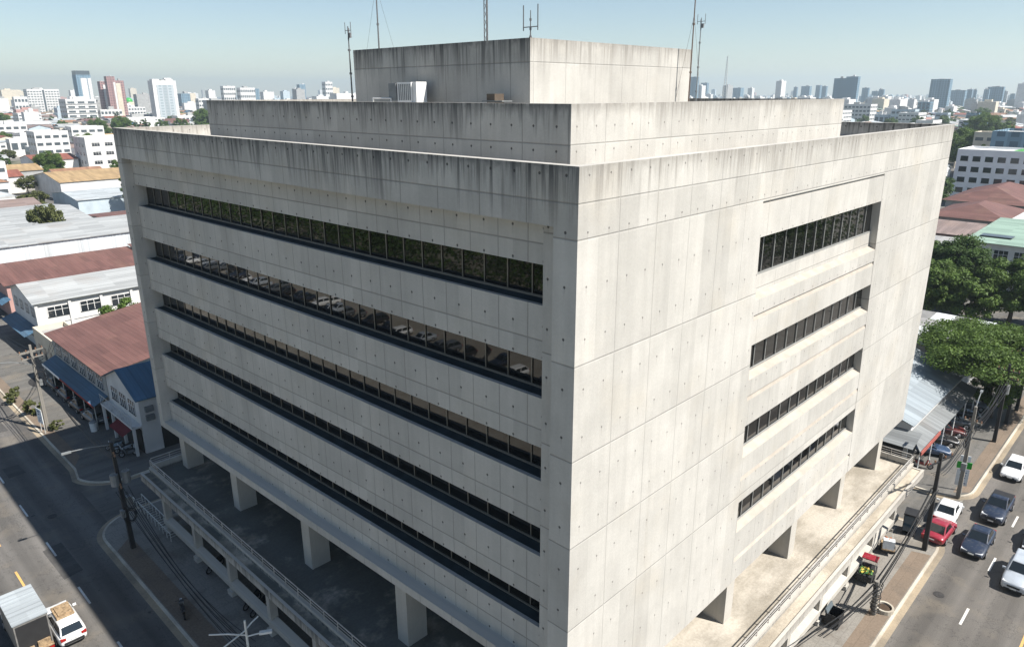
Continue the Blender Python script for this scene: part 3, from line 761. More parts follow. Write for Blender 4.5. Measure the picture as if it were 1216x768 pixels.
# ------------------------------------------------------------------ motorbikes
def motorbike(label, pmat, loc, rz, group=None, cat="motorbike", rider_box=None):
    root = thing("motorbike", label, cat, loc, rz, group)
    for x in (.62, -.58):
        m = MB()
        n = 18; vs = []; fs = []
        for k in range(n):
            a = 2*math.pi*k/n
            for q in range(6):
                b = 2*math.pi*q/6; rr = .235+.055*math.cos(b)
                vs.append((x+rr*math.cos(a), .055*math.sin(b), .29+rr*math.sin(a)))
        for k in range(n):
            for q in range(6): fs.append((k*6+q, k*6+(q+1) % 6, ((k+1) % n)*6+(q+1) % 6, ((k+1) % n)*6+q))
        m.mesh(vs, fs); wh = m.build("wheel", m_tyre, root, smooth=True)
        m = MB(); m.cyl((x, -.03, .29), (x, .03, .29), .17, None, 10); m.build("rim", m_rim, wh)
    m = MB()
    m.tube([(.62, .09, .29), (.46, .09, .78), (.40, .0, .95)], .028); m.tube([(.62, -.09, .29), (.46, -.09, .78), (.40, 0, .95)], .028)
    m.tube([(.30, .36, 1.02), (.40, .12, .98), (.40, -.12, .98), (.30, -.36, 1.02)], .022)
    m.build("fork", m_trim, root)
    m = MB()
    m.hexa([(-.55, -.13, .42), (.12, -.13, .30), (.12, .13, .30), (-.55, .13, .42)], [(-.78, -.10, .74), (.02, -.12, .62), (.02, .12, .62), (-.78, .10, .74)])
    m.hexa([(.12, -.15, .30), (.26, -.17, .34), (.26, .17, .34), (.12, .15, .30)], [(.30, -.2, .86), (.44, -.14, .92), (.44, .14, .92), (.30, .2, .86)])
    m.hexa([(.44, -.07, .56), (.78, -.07, .55), (.78, .07, .55), (.44, .07, .56)], [(.46, -.05, .62), (.72, -.05, .61), (.72, .05, .61), (.46, .05, .62)])
    b = m.build("body", pmat, root); bv = b.modifiers.new("round", 'BEVEL'); bv.width = .03; bv.segments = 2
    m = MB(); m.hexa([(-.74, -.14, .74), (.04, -.13, .64), (.04, .13, .64), (-.74, .14, .74)], [(-.70, -.11, .84), (.0, -.10, .74), (.0, .10, .74), (-.70, .11, .84)])
    m.build("seat", m_trim, root)
    m = MB(); m.cbox((.47, 0, .93), (.1, .16, .13)); m.build("headlight", m_lamp, root)
    if rider_box:
        m = MB(); m.cbox((-.66, 0, 1.02), (.36, .38, .34)); m.build("top_box", rider_box, root)
    return root
motorbike("red scooter parked at the end of the white terrace railing by the shop corner", P_red, (52.6, -.55, .12), R(-75))
GM = "motorbikes parked before the maroon awning"
motorbike("pale blue scooter farthest from the tower among those before the maroon awning", paint("pale_blue", (.25, .33, .4)), (.5, 59.6, .12), R(165), GM)
motorbike("silver motorbike in the middle of those before the maroon awning", P_silver, (.9, 58.2, .12), R(170), GM)
motorbike("grey motorbike nearest the tower before the maroon awning, with a box on its rack", P_grey, (.9, 56.9, .12), R(160), GM, rider_box=plain("grey_box", (.35, .37, .38)))
motorbike("black motorbike standing alone on the shaded kerb strip at lower left", P_black, (-5.0, 29.9, .125), R(75))
GD = "dark motorbikes under the podium edge on the left"
for y, lb in ((33.2, "black motorbike under the podium edge, nearest the far podium corner"), (27.4, "black motorbike under the podium edge between the third and fourth columns"), (26.4, "dark motorbike under the podium edge, closest to the silver street lamp")):
    motorbike(lb, P_black, (-1.2, y, .12), R(200), GD)
# ================================================================== street furniture
m_pole = concrete("spun_concrete", (.21, .195, .17), (), us=50, holes=False)
m_cable = plain("cable_sheath", (.012, .012, .013), .6, .3)
m_steel = plain("painted_steel", (.5, .5, .47), .5, .4, .2)
m_insul = plain("porcelain", (.22, .12, .07), .35, .5)
m_trafo = plain("transformer_grey", (.20, .21, .21), .55, .4, .2)
def pole(label, x, y, h, lean=(0, 0), arms=(), lamp=None, group="concrete utility poles", r=.17, dark=False, cans=0, boxes=()):
    root = thing("utility_pole", label, "utility pole", (x, y, .12), 0, group)
    m = MB(); tx, ty = lean
    m.hexa([(-r, -r, 0), (r, -r, 0), (r, r, 0), (-r, r, 0)], [(tx-r*.6, ty-r*.6, h), (tx+r*.6, ty-r*.6, h), (tx+r*.6, ty+r*.6, h), (tx-r*.6, ty+r*.6, h)])
    m.build("post", m_trim if dark else m_pole, root)
    for (z, ln, ang) in arms:
        m = MB(); k = z/h; m.cbox((tx*k, ty*k, z), (ln, .11, .11), R(ang)); a = m.build("crossarm", m_pole if not dark else m_trim, root)
        m = MB()
        for s in (-.46, -.2, .2, .46):
            px_, py_ = tx*k+ln*s*math.cos(R(ang)), ty*k+ln*s*math.sin(R(ang))
            m.cyl((px_, py_, z+.055), (px_, py_, z+.13), .035, None, 6); m.cyl((px_, py_, z+.13), (px_, py_, z+.27), .07, .05, 8)
        m.build("insulator", m_insul, a)
    if lamp:
        z, dx, dy, rise = lamp; k = min(1, z/h)
        m = MB(); m.tube([(tx*k, ty*k, z), (tx*k+dx*.5, ty*k+dy*.5, z+rise*.75), (tx*k+dx, ty*k+dy, z+rise)], .04); a = m.build("lamp_arm", m_trafo, root)
        m = MB(); m.cbox((tx*k+dx*1.12, ty*k+dy*1.12, z+rise-.02), (.62, .2, .12), math.atan2(dy, dx)); m.build("lamp_head", m_trafo, a)
    for q in range(cans):
        m = MB(); m.cyl((.42*(-1)**q, .0, h*.62), (.42*(-1)**q, 0, h*.62+.95), .3, None, 10)
        for b in range(3): m.cyl((.42*(-1)**q+.12*(b-1), 0, h*.62+.95), (.42*(-1)**q+.12*(b-1), 0, h*.62+1.15), .03, None, 6)
        m.build("transformer", m_trafo, root)
    for (z, dx, dy, sx, sy, sz) in boxes:
        m = MB(); m.cbox((dx, dy, z), (sx, sy, sz)); m.build("switch_box", m_trafo, root)
    return root
pole("utility pole with lamp bracket and cross arms beside the white notice board", -2.95, 69.5, 9.6, (0, .1), ((8.9, 2.4, 15), (8.2, 2.2, 15)), (7.4, -3.4, .6, .9), cans=0, boxes=((5.4, .25, 0, .3, .4, .6),))
pole("utility pole in shade at the pavement corner with bulky boxes on it", -4.5, 40.6, 9.2, (-.15, .2), ((8.3, 2.0, 80), (5.6, 1.8, 80)), (9.0, -2.6, .3, .3), cans=2, dark=True, boxes=((4.1, .3, 0, .4, .5, .8), (3.2, -.28, 0, .3, .4, .6)))
pole("dark utility pole beside the parked crimson car, with a black cross arm on top", 38.45, -4.65, 8.3, (.25, .15), ((7.6, 3.4, -15),), dark=True, group="dark utility poles on the right pavement")
pole("tall utility pole right behind the green and white sign, with a long pale lamp arm", 49.0, -4.45, 8.6, (.3, .1), ((7.2, 1.4, 80),), (8.4, 2.2, .2, .8), group="concrete utility poles", boxes=((3.1, -.26, 0, .3, .4, .7),))
pole("second utility pole past the green sign, carrying a tangle of cables", 63.6, -4.2, 8.4, (.2, .1), ((7.7, 2.0, 80), (6.9, 2.0, 80)), dark=True, group="dark utility poles on the right pavement", cans=1)
pole("utility pole standing under the broad tree's outer branches, left of the two there", 69.5, -4.1, 8.6, (.2, 0), ((7.9, 2.0, 80),), dark=True, group="dark utility poles on the right pavement")
pole("utility pole standing under the broad tree's outer branches, right of the two there", 74.2, -4.2, 8.6, (.2, 0), ((7.9, 2.0, 80),), dark=True, group="dark utility poles on the right pavement")

# street lamps
def street_lamp(label, x, y, h, arms, mat=None, z0=.12, group="street lamps"):
    root = thing("street_lamp", label, "street lamp", (x, y, z0), 0, group); mat = mat or m_steel
    m = MB(); m.cyl((0, 0, 0), (0, 0, h), .10, .065, 8); m.cyl((0, 0, 0), (0, 0, .5), .16, .14, 8); m.build("post", mat, root)
    for (z, dx, dy, rise, head) in arms:
        m = MB(); m.tube([(0, 0, z), (dx*.5, dy*.5, z+rise*.7), (dx, dy, z+rise)], .045); a = m.build("lamp_arm", mat, root)
        if head:
            m = MB(); m.cbox((dx*1.1, dy*1.1, z+rise), (.7, .24, .13), math.atan2(dy, dx)); m.build("lamp_head", mat, a)
    return root
street_lamp("pale street lamp post with side arms poking up at the photo's bottom edge", -5.3, 19.0, 6.0, ((5.35, -1.5, -.4, .0, False), (5.4, .9, .25, .2, False), (5.0, -1.6, 1.2, .3, False), (4.9, .8, -.5, .1, True)), plain("pale_steel", (.7, .68, .62), .5))  # post in a paler, warmer steel than the other lamp
street_lamp("double armed street lamp rising behind the broad tree at the right edge of the photo", 84.0, -4.3, 11.5, ((11.2, 2.6, -.4, .2, True), (11.4, 1.4, -2.4, .2, True)))

# overhead cables: each span is one tied bundle
def span(label, a, b, sag, n=4, spread=.35, r=.022, group="overhead cable bundles", seed=1):
    rr = random.Random(seed); a, b = Vector(a), Vector(b); m = MB()
    side = (b-a).cross(Vector((0, 0, 1))).normalized()
    for k in range(n):
        o1 = side*(spread*(k/(max(1, n-1))-.5)*2)+Vector((0, 0, rr.uniform(-.25, .25))); sg = sag*rr.uniform(.75, 1.3); pts = []
        for q in range(15):
            t_ = q/14; p = a.lerp(b, t_)+o1*(.6+.4*abs(2*t_-1)); p.z -= sg*4*t_*(1-t_); pts.append(p)
        m.tube(pts, r, 4)
    return tag(m.build("cable_bundle", m_cable), label, "overhead cables", group)
span("cable bundle sagging along the left pavement from the shaded corner pole to the silver lamp", (-4.5, 40.7, 5.2), (-5.3, 19.0, 4.2), 1.3, 6, .45, .026, seed=2)
span("cable bundle running on from the silver lamp out of the lower edge of the photo", (-5.3, 19.0, 4.2), (-5.0, 2, 5.0), 1.0, 6, .4, .028, seed=3)
span("cable bundle crossing the side street from the sunlit pole to the shaded corner pole", (-2.9, 69.5, 8.4), (-4.6, 40.8, 8.0), 1.5, 5, .35, .028, seed=4)
span("cable bundle running up the left street from the sunlit pole past the white house", (-2.9, 69.6, 8.7), (-2.6, 108, 8.5), 1.3, 5, .4, .028, seed=5)
span("cable bundle dropping from the sunlit pole towards the blue awning", (-2.9, 69.6, 8.0), (2.2, 84, 5.2), .8, 3, .2, .025, seed=6)
span("cable bundle from the pole by the crimson car to the green sign's pole", (38.6, -4.5, 6.7), (49.2, -4.4, 6.9), .8, 6, .4, .026, seed=8)
span("cable bundle from the green sign's pole to the second pole past it", (49.2, -4.4, 7.0), (63.7, -4.2, 7.0), .9, 6, .4, .026, seed=9)
span("cable bundle between the second pole and the broad tree", (63.7, -4.2, 7.0), (74.3, -4.2, 7.1), .6, 6, .4, .026, seed=10)
# coiled spare cable hanging on poles
def coil(label, x, y, z, r, n=7, seed=0):
    rr = random.Random(seed); m = MB()
    for k in range(n):
        c = Vector((x, y, z))+Vector((rr.uniform(-.1, .1), rr.uniform(-.1, .1), rr.uniform(-.1, .1))); q = r*rr.uniform(.7, 1.15); ph = rr.uniform(-.5, .5)
        m.tube([c+Vector((q*math.cos(a)*math.cos(ph), q*math.cos(a)*math.sin(ph), q*1.3*math.sin(a))) for a in [2*math.pi*i/14 for i in range(15)]], .022, 4)
    return tag(m.build("cable_coil", m_cable), label, "cable", "coils of spare cable")
coil("coil of spare cable hung high on the sunlit left pole", -2.6, 69.4, 6.2, .5, seed=1)
coil("coil of spare cable hung on the shaded corner pole below its boxes", -4.3, 40.5, 3.0, .45, seed=2)
coil("coil of black cable draped on the green sign's pole", 49.3, -4.2, 5.6, .6, seed=3)
coil("loop of black cable hanging on the second pole past the green sign", 63.8, -4.0, 5.4, .6, seed=4)

# signs
m_green = plain("green_enamel", (.02, .33, .03), .4); m_board = plain("sign_white", (.68, .71, .72), .5, var=.12)
m_ink = plain("sign_blue_ink", (.05, .10, .22), .6)
t = thing("sign_board", "green and white sign panels stacked on a post by the second pole on the right", "sign", (50.4, -4.2, .12), R(20))
m = MB(); m.cyl((0, 0, 0), (0, 0, 3.1), .05, None, 6); m.build("post", m_steel, t)
m = MB(); m.cbox((-.08, 0, 2.55), (.06, 1.15, .62)); m.build("green_panel", m_green, t)
m = MB(); m.cbox((-.08, 0, 3.2), (.06, .8, .55)); m.build("top_panel", m_board, t)
m = MB(); m.cbox((-.08, 0, 1.35), (.06, .95, 1.6)); m.build("white_panel", m_board, t)
m = MB()
for k in range(5): m.cbox((-.116, -.1+.08*(k % 2), .8+k*.26), (.006, .5-.1*(k % 3), .09))
m.build("lettering", m_ink, t)
t = thing("notice_board", "white notice board with blue markings on two legs at the sunlit left pavement corner", "sign", (-3.45, 69.1, .125), R(8))
m = MB(); m.cyl((0, -.45, 0), (0, -.45, 2.4), .04, None, 6); m.build("leg", m_steel, t)
m = MB(); m.cyl((0, .45, 0), (0, .45, 2.4), .04, None, 6); m.build("leg", m_steel, t)
m = MB(); m.hexa([(-.08, -.62, 1.1), (-.04, -.62, 1.1), (-.04, .62, 1.1), (-.08, .62, 1.1)], [(-.08, -.62, 2.75), (-.04, -.62, 2.75), (-.04, .62, 2.75), (-.08, .62, 2.75)]); m.build("panel", m_board, t)
m = MB()
for (y_, z_, sy, sz) in ((.1, 2.45, .5, .16), (.1, 2.12, .34, .13), (-.25, 1.75, .22, .05), (.2, 1.7, .3, .05), (.2, 1.55, .24, .05), (-.2, 1.5, .3, .05), (.2, 1.35, .3, .05)): m.cbox((-.085, y_, z_), (.008, sy, sz))
m.build("lettering", m_ink, t)

# right pavement: bin, carts, cabinet, planter ring, barrier
t = thing("waste_bin", "black open topped bin box standing by a podium column on the right pavement", "bin", (25.1, -2.75, .12), R(3))
m = MB(); m.box(-.55, -.45, .08, .55, -.41, 1.0); m.box(-.55, .41, .08, .55, .45, 1.0); m.box(-.55, -.41, .08, -.51, .41, 1.0); m.box(.51, -.41, .08, .55, .41, 1.0); m.box(-.51, -.41, .08, .51, .41, .14); m.build("body", m_trim, t)
m = MB(); m.hexa([(-.58, .30, 1.0), (.58, .30, 1.0), (.58, .5, 1.0), (-.58, .5, 1.0)], [(-.58, .42, 1.28), (.58, .42, 1.28), (.58, .5, 1.28), (-.58, .5, 1.28)]); m.build("lid", plain("bin_lid", (.10, .12, .13), .5), t)
m = MB()
for sx in (-.4, .4):
    for sy in (-.3, .3): m.cyl((sx, sy-.03, .06), (sx, sy+.03, .06), .06, None, 8)
m.build("castor", m_tyre, t)
m_orange = plain("orange_cloth", (.35, .11, .03), .85, var=.4, scale=5); m_yel = plain("yellow_produce", (.5, .38, .06), .7, var=.5, scale=9); m_grn = plain("green_produce", (.06, .16, .04), .7, var=.5, scale=9)
t = thing("food_cart", "vendor's cart with a dark red top and yellow and green goods on the right pavement", "cart", (31.5, -2.65, .12), R(5))
m = MB(); m.box(-.9, -.5, .35, .9, .5, .85); m.build("body", m_trim, t)
m = MB(); m.box(.15, -.52, 1.55, .92, .52, 1.63); m.build("roof", P_crim, t)
m = MB()
for sx in (.2, .85):
    for sy in (-.46, .46): m.cyl((sx, sy, .85), (sx, sy, 1.55), .025, None, 6)
m.build("post", m_steel, t)
m = MB(); rr = random.Random(3)
for k in range(16): m.cyl((rr.uniform(-.8, .1), rr.uniform(-.4, .4), .85), (rr.uniform(-.8, .1), rr.uniform(-.4, .4), .98), .1, .06, 6)
m.build("goods", m_yel, t)
m = MB()
for k in range(10): m.cyl((rr.uniform(-.8, .1), rr.uniform(-.4, .4), .85), (rr.uniform(-.8, .1), rr.uniform(-.4, .4), 1.0), .12, .05, 6)
m.build("goods", m_grn, t)
for sy in (-.52, .52):
    m = MB(); m.cyl((0, sy-.03, .3), (0, sy+.03, .3), .3, None, 14); m.build("wheel", m_tyre, t)
t = thing("handcart", "handcart heaped with an orange brown bundle on the right pavement near the podium end", "cart", (36.2, -2.6, .12), R(20))
m = MB(); m.box(-.7, -.45, .45, .7, .45, .55); m.build("deck", m_load, t)
m = MB()
for k in range(22):
    a = rr.uniform(0, 6.28); q = rr.uniform(.05, .5); m.tube([(q*math.cos(a), q*.7*math.sin(a), .56), (q*.7*math.cos(a+.5), q*.5*math.sin(a+.5), .9), (q*1.2*math.cos(a+1), q*.8*math.sin(a+1), 1.25*rr.uniform(.7, 1.1))], .06, 5)
m.build("bundle", m_orange, t)
m = MB(); m.box(-.65, -.4, .56, -.2, .4, 1.3); m.build("crate", m_board, t)
for sy in (-.5, .5):
    m = MB(); m.cyl((0, sy-.03, .3), (0, sy+.03, .3), .3, None, 14); m.build("wheel", m_tyre, t)
m = MB(); m.tube([(.7, .4, .5), (1.3, .35, .95)], .025); m.tube([(.7, -.4, .5), (1.3, -.35, .95)], .025); m.tube([(1.3, -.35, .95), (1.3, .35, .95)], .025); m.build("handle", m_steel, t)
t = thing("phone_kiosk", "dark upright kiosk with blue glazed sides on the pavement corner by the crimson car", "kiosk", (40.2, -3.0, .12), R(8)); t.scale = (.72, .9, .9)
m = MB(); m.box(-.85, -.55, 0, .85, .55, .12); m.box(-.85, -.55, 1.95, .85, .55, 2.1)
for sx in (-.82, .76):
    for sy in (-.52, .46): m.box(sx, sy, .12, sx+.06, sy+.06, 1.95)
m.build("frame", m_trim, t)
m = MB(); m.box(-.8, -.5, .4, .8, -.47, 1.9); m.box(-.8, .47, .4, .8, .5, 1.9); m.box(-.82, -.47, .4, -.79, .47, 1.9); m.box(.79, -.47, .4, .82, .47, 1.9); m.build("glazing", glass("kiosk_glass", (.02, .05, .08), 1.6, .08), t)
def planter(label, x, y, r, plant=False):
    t = thing("planter_ring", label, "planter", (x, y, .12)); n = 18; m = MB()
    for k in range(n):
        a, b = 2*math.pi*k/n, 2*math.pi*(k+1)/n
        q = lambda rr_, an: (rr_*math.cos(an), rr_*math.sin(an))
        m.hexa([(*q(r, a), 0), (*q(r, b), 0), (*q(r-.14, b), 0), (*q(r-.14, a), 0)], [(*q(r, a), .3), (*q(r, b), .3), (*q(r-.14, b), .3), (*q(r-.14, a), .3)])
    m.build("rim", m_kerb, t)
    m = MB(); m.prism([(math.cos(2*math.pi*k/n)*(r-.145), math.sin(2*math.pi*k/n)*(r-.145)) for k in range(n)], 0.003, .16); m.build("soil", plain("planter_soil", (.07, .05, .035), .95, .1), t)
planter("round concrete planter ring by the cable wrapped stump on the right pavement", 28.9, -4.75, .62)
t = thing("pole_stump", "short stout post wrapped in cables beside the round planter ring", "post", (28.0, -4.35, .12))
m = MB(); m.cyl((0, 0, 0), (.0, .1, 2.6), .2, .16, 8); m.build("post", m_pole, t)
m = MB()
for k in range(10):
    z = .4+k*.22; m.tube([(.24*math.cos(a)*rr.uniform(.9, 1.4), .24*math.sin(a)*rr.uniform(.9, 1.4), z+.1*math.sin(a+k)) for a in [2*math.pi*i/10 for i in range(11)]], .03, 4)
m.build("cable_wrap", m_cable, t)
span("cable bundle slanting from the stump by the planter up to the dark pole", (28.0, -4.3, 2.5), (38.6, -4.55, 5.4), .4, 6, .25, .03, seed=12)
span("cable bundle slanting from the planter stump out of the photo's lower edge", (28.0, -4.3, 2.4), (17.4, -4.3, 5.0), .3, 6, .25, .03, seed=13)
t = thing("barrier_post", "thin post with a red ribbon, lowest on the right pavement", "post", (19.6, -4.0, .12))
m = MB(); m.cyl((0, 0, 0), (0, 0, 2.0), .06, None, 6); m.build("post", m_steel, t)
m = MB(); m.hexa([(0, -.06, 1.5), (1.6, -.5, 1.1), (1.6, -.52, 1.1), (0, -.08, 1.5)], [(0, -.06, 1.62), (1.6, -.5, 1.2), (1.6, -.52, 1.2), (0, -.08, 1.62)]); m.build("ribbon", P_red, t)

# left pavement: long rail gate, dustbin
t = thing("rail_rack", "long low steel rack with two rails on the shaded pavement beside the podium corner", "rack", (-1.75, 43.2, .12))
m = MB()
for sx in (-.35, .35):
    m.cyl((sx, -4.0, .75), (sx, 4.0, .75), .04, None, 6)
    for k in range(11): m.cyl((sx, -4+k*.8, 0), (sx, -4+k*.8, .75), .03, None, 5)
for k in range(21): m.cyl((-.35, -4+k*.4, .4), (.35, -4+k*.4, .4), .022, None, 5)
m.build("frame", m_steel, t)
t = thing("dustbin", "white dustbin standing in shade under the near end of the blue awning", "bin", (.4, 65.6, .12))
m = MB(); m.cyl((0, 0, 0), (0, 0, 1.0), .32, .38, 12); m.build("body", m_white, t)
m = MB(); m.cyl((0, 0, 1.0), (0, 0, 1.12), .41, .3, 12); m.build("lid", m_trafo, t)
# grille drain on the road
t = thing("drain_grate", "dark oval patch of iron grating on the sunny apron of the left pavement", "drain", (.2, 85.6, .119))
m = MB(); m.prism([(1.0*math.cos(2*math.pi*k/20), 2.1*math.sin(2*math.pi*k/20)) for k in range(20)], .006, .03); m.build("grate", plain("iron", (.05, .047, .045), .7, .4, .4, var=.5, scale=9), t)

# ================================================================== roof things of the office building
t = thing("air_conditioner", "white air conditioning unit on a steel stand before the penthouse wall", "air conditioner", (8.9, 19.9, 32.95))
m = MB(); m.box(-.45, -.55, .9, .45, .75, 2.0); m.build("casing", m_white, t)
m = MB(); m.box(-.52, .80, 1.0, .4, 1.5, 1.95); m.build("casing", m_trafo, t)
m = MB(); m.box(-.35, -.9, .85, .42, -.58, 2.02); m.build("side_panel", m_white, t)
m = MB()
for k in range(7): m.box(-.46, -.5+k*.17, 1.0, -.452, -.4+k*.17, 1.9)
m.build("grille", m_trafo, t)
m = MB()
for sx in (-.4, .4):
    for sy in (-.9, .6, 1.4): m.cyl((sx, sy, -.25), (sx, sy, .9), .04, None, 6)
m.box(-.45, -.95, .84, .45, 1.5, .895); m.build("stand", m_steel, t)
t = thing("pipe_frame", "low white pipe frame to the left of the rooftop air conditioner", "frame", (8.3, 22.0, 32.7))
m = MB()
for a, b in (((0, -.9, 0), (0, -.9, 1.35)), ((0, .9, 0), (0, .9, 1.35)), ((0, -.9, 1.35), (0, .9, 1.35)), ((0, -.9, 1.0), (0, .9, 1.0))): m.cyl(a, b, .045, None, 6)
m.build("pipe", m_white, t)
t = thing("vent_box", "small brown vent box on the roof near the penthouse corner", "vent", (9.1, 13.1, 32.7))
m = MB(); m.box(-.35, -.3, .0, .35, .3, 1.6); m.build("housing", plain("brown_steel", (.10, .075, .055), .6), t)
m = MB(); m.box(-.4, -.9, 1.2, .35, .62, 1.26); m.build("hood", m_trafo, t)
m_mast = plain('mast_grey', (.13, .13, .13), .6, .4, .2)
def mast(label, x, y, z, h, kind, r=.05, mat=None):
    t = thing("antenna_mast", label, "antenna", (x, y, z), 0, "antenna masts on the roof"); mat = mat or m_mast
    m = MB()
    if kind == 'lattice':
        for k in range(3):
            a = 2*math.pi*k/3; m.cyl((.11*math.cos(a), .11*math.sin(a), 0), (.11*math.cos(a), .11*math.sin(a), h), .028, None, 5)
        n = int(h/.4)
        for q in range(n):
            for k in range(3):
                a, b = 2*math.pi*k/3, 2*math.pi*(k+1)/3
                m.cyl((.11*math.cos(a), .11*math.sin(a), h*q/n), (.11*math.cos(b), .11*math.sin(b), h*(q+1)/n), .014, None, 4)
    else:
        m.cyl((0, 0, 0), (0, 0, h), r, r*.55, 6)
        for q in (.25, .5, .75): m.cyl((0, 0, h*q-.06), (0, 0, h*q+.06), r*1.5, None, 6)
    m.build("pole", mat, t)
    m = MB()
    if kind == 'aerial':
        m.tube([(0, -.32, h-.25), (0, .32, h-.25)], .02)
        for s in (-.32, .32): m.cyl((0, s, h-.45), (0, s, h+.25), .022, None, 5)
        m.cyl((0, .0, h-.8), (.12, .1, h-.1), .05, None, 6); m.cbox((.05, -.1, h-.55), (.12, .2, .3))
        m.build("aerial", mat, t)
    if kind == 'trident':
        m.tube([(0, -.5, h*.55), (0, .5, h*.55)], .025)
        for s in (-.5, .5): m.cyl((0, s, h*.45), (0, s, h*1.15), .03, None, 5)
        m.cyl((-.12, .2, 0), (0, 0, h*.35), .025, None, 5); m.cyl((.12, -.2, 0), (0, 0, h*.35), .025, None, 5)
        m.build("aerial", mat, t)
    if kind in ('guyed',):
        for s in ((.9, -.5), (-.3, 1.0)): m.cyl((s[0], s[1], .1), (0, 0, h*.55), .008, None, 4)
        m.build("guy_wire", mat, t)
    return t
mast("slim aerial mast rising behind the left end of the roof's penthouse", 10.0, 27.6, 32.7, 5.8, 'aerial', .06)
mast("thin whip mast standing on the penthouse near its left end", 10.35, 24.8, 36.6, 7.5, 'guyed', .05)
mast("dark lattice mast standing on the middle of the penthouse's left side", 11.2, 15.9, 36.6, 7.5, 'lattice')
mast("short three pronged aerial on the penthouse's near corner", 10.35, 11.75, 36.6, 1.75, 'trident', .04)
mast("tall guyed mast in front of the penthouse's sunlit face, near its right end", 24.3, 10.6, 32.7, 11.5, 'guyed', .055, plain("rusty_steel", (.14, .10, .08), .7, .3))
mast("slim aerial mast standing on the roof to the right of the penthouse", 32.2, 14.7, 32.7, 6.9, 'aerial', .06, m_trafo)
# ================================================================== trees
LEAF = [foliage("dark_foliage", (.024, .048, .010), (.085, .15, .030)), foliage("green_foliage", (.036, .066, .012), (.13, .205, .038)), foliage("olive_foliage", (.045, .055, .018), (.14, .155, .05))]
m_bark = plain("bark", (.09, .075, .06), .95, .1, var=.35, scale=4)
def crown_data(name, seed, rx, ry, rz, clumps, leaves, size, flat=0.0, mat=0, inner=.35):
    """crown around the origin: leaf faces scattered through many clumps of uneven size"""
    rr = random.Random(seed); m = MB()
    vs, fs = [], []
    for c in range(clumps):
        while True:
            p = Vector((rr.uniform(-1, 1), rr.uniform(-1, 1), rr.uniform(-.75, 1)))
            if inner < p.length < 1: break
        c0 = Vector((p.x*rx, p.y*ry, p.z*rz)); cr = rr.uniform(.13, .30)*min(rx, ry)
        for q in range(leaves):
            d = Vector((rr.gauss(0, 1), rr.gauss(0, 1), rr.gauss(0, 1))).normalized()*cr*(rr.random()**.45)
            d.z *= (1-flat)*.75
            o = c0+d; s = size*rr.uniform(.6, 1.3)
            nrm = (d.normalized()*.7+Vector((rr.gauss(0, .5), rr.gauss(0, .5), .6+rr.gauss(0, .5)))).normalized()
            a = nrm.cross(Vector((rr.gauss(0, 1), rr.gauss(0, 1), rr.gauss(0, 1)))).normalized(); b = nrm.cross(a)
            i = len(vs); vs += [o-a*s, o-b*s*.55, o+a*s, o+b*s*.55]; fs.append((i, i+1, i+2, i+3))
    m.mesh(vs, fs)
    return m.data(name, LEAF[mat])
def trunk_data(name, seed, h, spread, r, limbs=6, lean=0):
    rr = random.Random(seed); m = MB()
    m.tube([(0, 0, 0), (.05*h*lean, .02*h, h*.3), (.08*h*lean, 0, h*.55)], [r*1.35, r, r*.8], 8)
    for k in range(limbs):
        a = 2*math.pi*(k+rr.uniform(-.3, .3))/limbs; q = spread*rr.uniform(.6, 1)
        z0 = h*rr.uniform(.35, .55)
        m.tube([(.06*h*lean, 0, z0), (q*.4*math.cos(a), q*.4*math.sin(a), z0+(h-z0)*.45), (q*math.cos(a), q*math.sin(a), z0+(h-z0)*.85)], [r*.5, r*.33, r*.12], 6)
    return m.data(name, m_bark)
TREES = {}
def kind_of_tree(k):
    if k in TREES: return TREES[k]
    if k == 'rain': v = (crown_data("crown", 5, 9.0, 8.0, 2.4, 210, 420, .145, .4, 1, .1), trunk_data("trunk", 5, 8.0, 6.5, .42, 8), 8.6)
    if k == 'big': v = (crown_data("crown", 6, 5.6, 5.6, 6.2, 150, 300, .21, 0, 0), trunk_data("trunk", 6, 11, 3.5, .34), 8.8)
    if k == 'wide': v = (crown_data("crown", 7, 6.0, 5.2, 4.6, 130, 280, .21, 0, 1), trunk_data("trunk", 7, 8, 3.5, .3), 7.0)
    if k == 'mid': v = (crown_data("crown", 8, 3.8, 3.6, 3.4, 70, 150, .24, 0, 1), trunk_data("trunk", 8, 5.5, 2.2, .2), 5.4)
    if k == 'olive': v = (crown_data("crown", 9, 3.4, 3.6, 2.6, 60, 150, .24, 0, 2), trunk_data("trunk", 9, 5, 2.0, .2), 4.6)
    if k == 'tall': v = (crown_data("crown", 10, 3.2, 3.2, 5.4, 60, 150, .26, 0, 0), trunk_data("trunk", 10, 8, 2.0, .22), 7.6)
    if k == 'shrub': v = (crown_data("foliage", 12, .95, .85, .8, 22, 50, .13, 0, 2, .1), None, .75)
    TREES[k] = v; return v
def tree(k, label, x, y, z=0.0, s=1.0, rot=0.0, sz=None, group=None, name=None, cat="tree"):
    cr, tr, ch = kind_of_tree(k); sz = sz or s
    t = thing(name or ("shrub" if k == 'shrub' else "tree"), label, cat if k != 'shrub' else "shrub", (x, y, z), rot, group)
    o = bpy.data.objects.new("crown" if k != 'shrub' else "foliage", cr); COL.objects.link(o); o.parent = t; o.location = (0, 0, ch*sz); o.scale = (s, s, sz)
    if tr:
        o = bpy.data.objects.new("trunk", tr); COL.objects.link(o); o.parent = t; o.scale = (s, s, sz)
    return t
tree('rain', "broad umbrella shaped tree spreading over the pavement and parked cars on the right", 72.5, -1.6, .1, 1.0, 0, .84)
tree('big', "tall dense green tree against the tower's right edge, in front of the brown roofs", 112, 11.6, 0, .86, .5, .84)
tree('wide', "rounded green tree lower down against the tower's right edge, by the checkered roof", 105, 13.6, 0, .86, 1.2, .82)
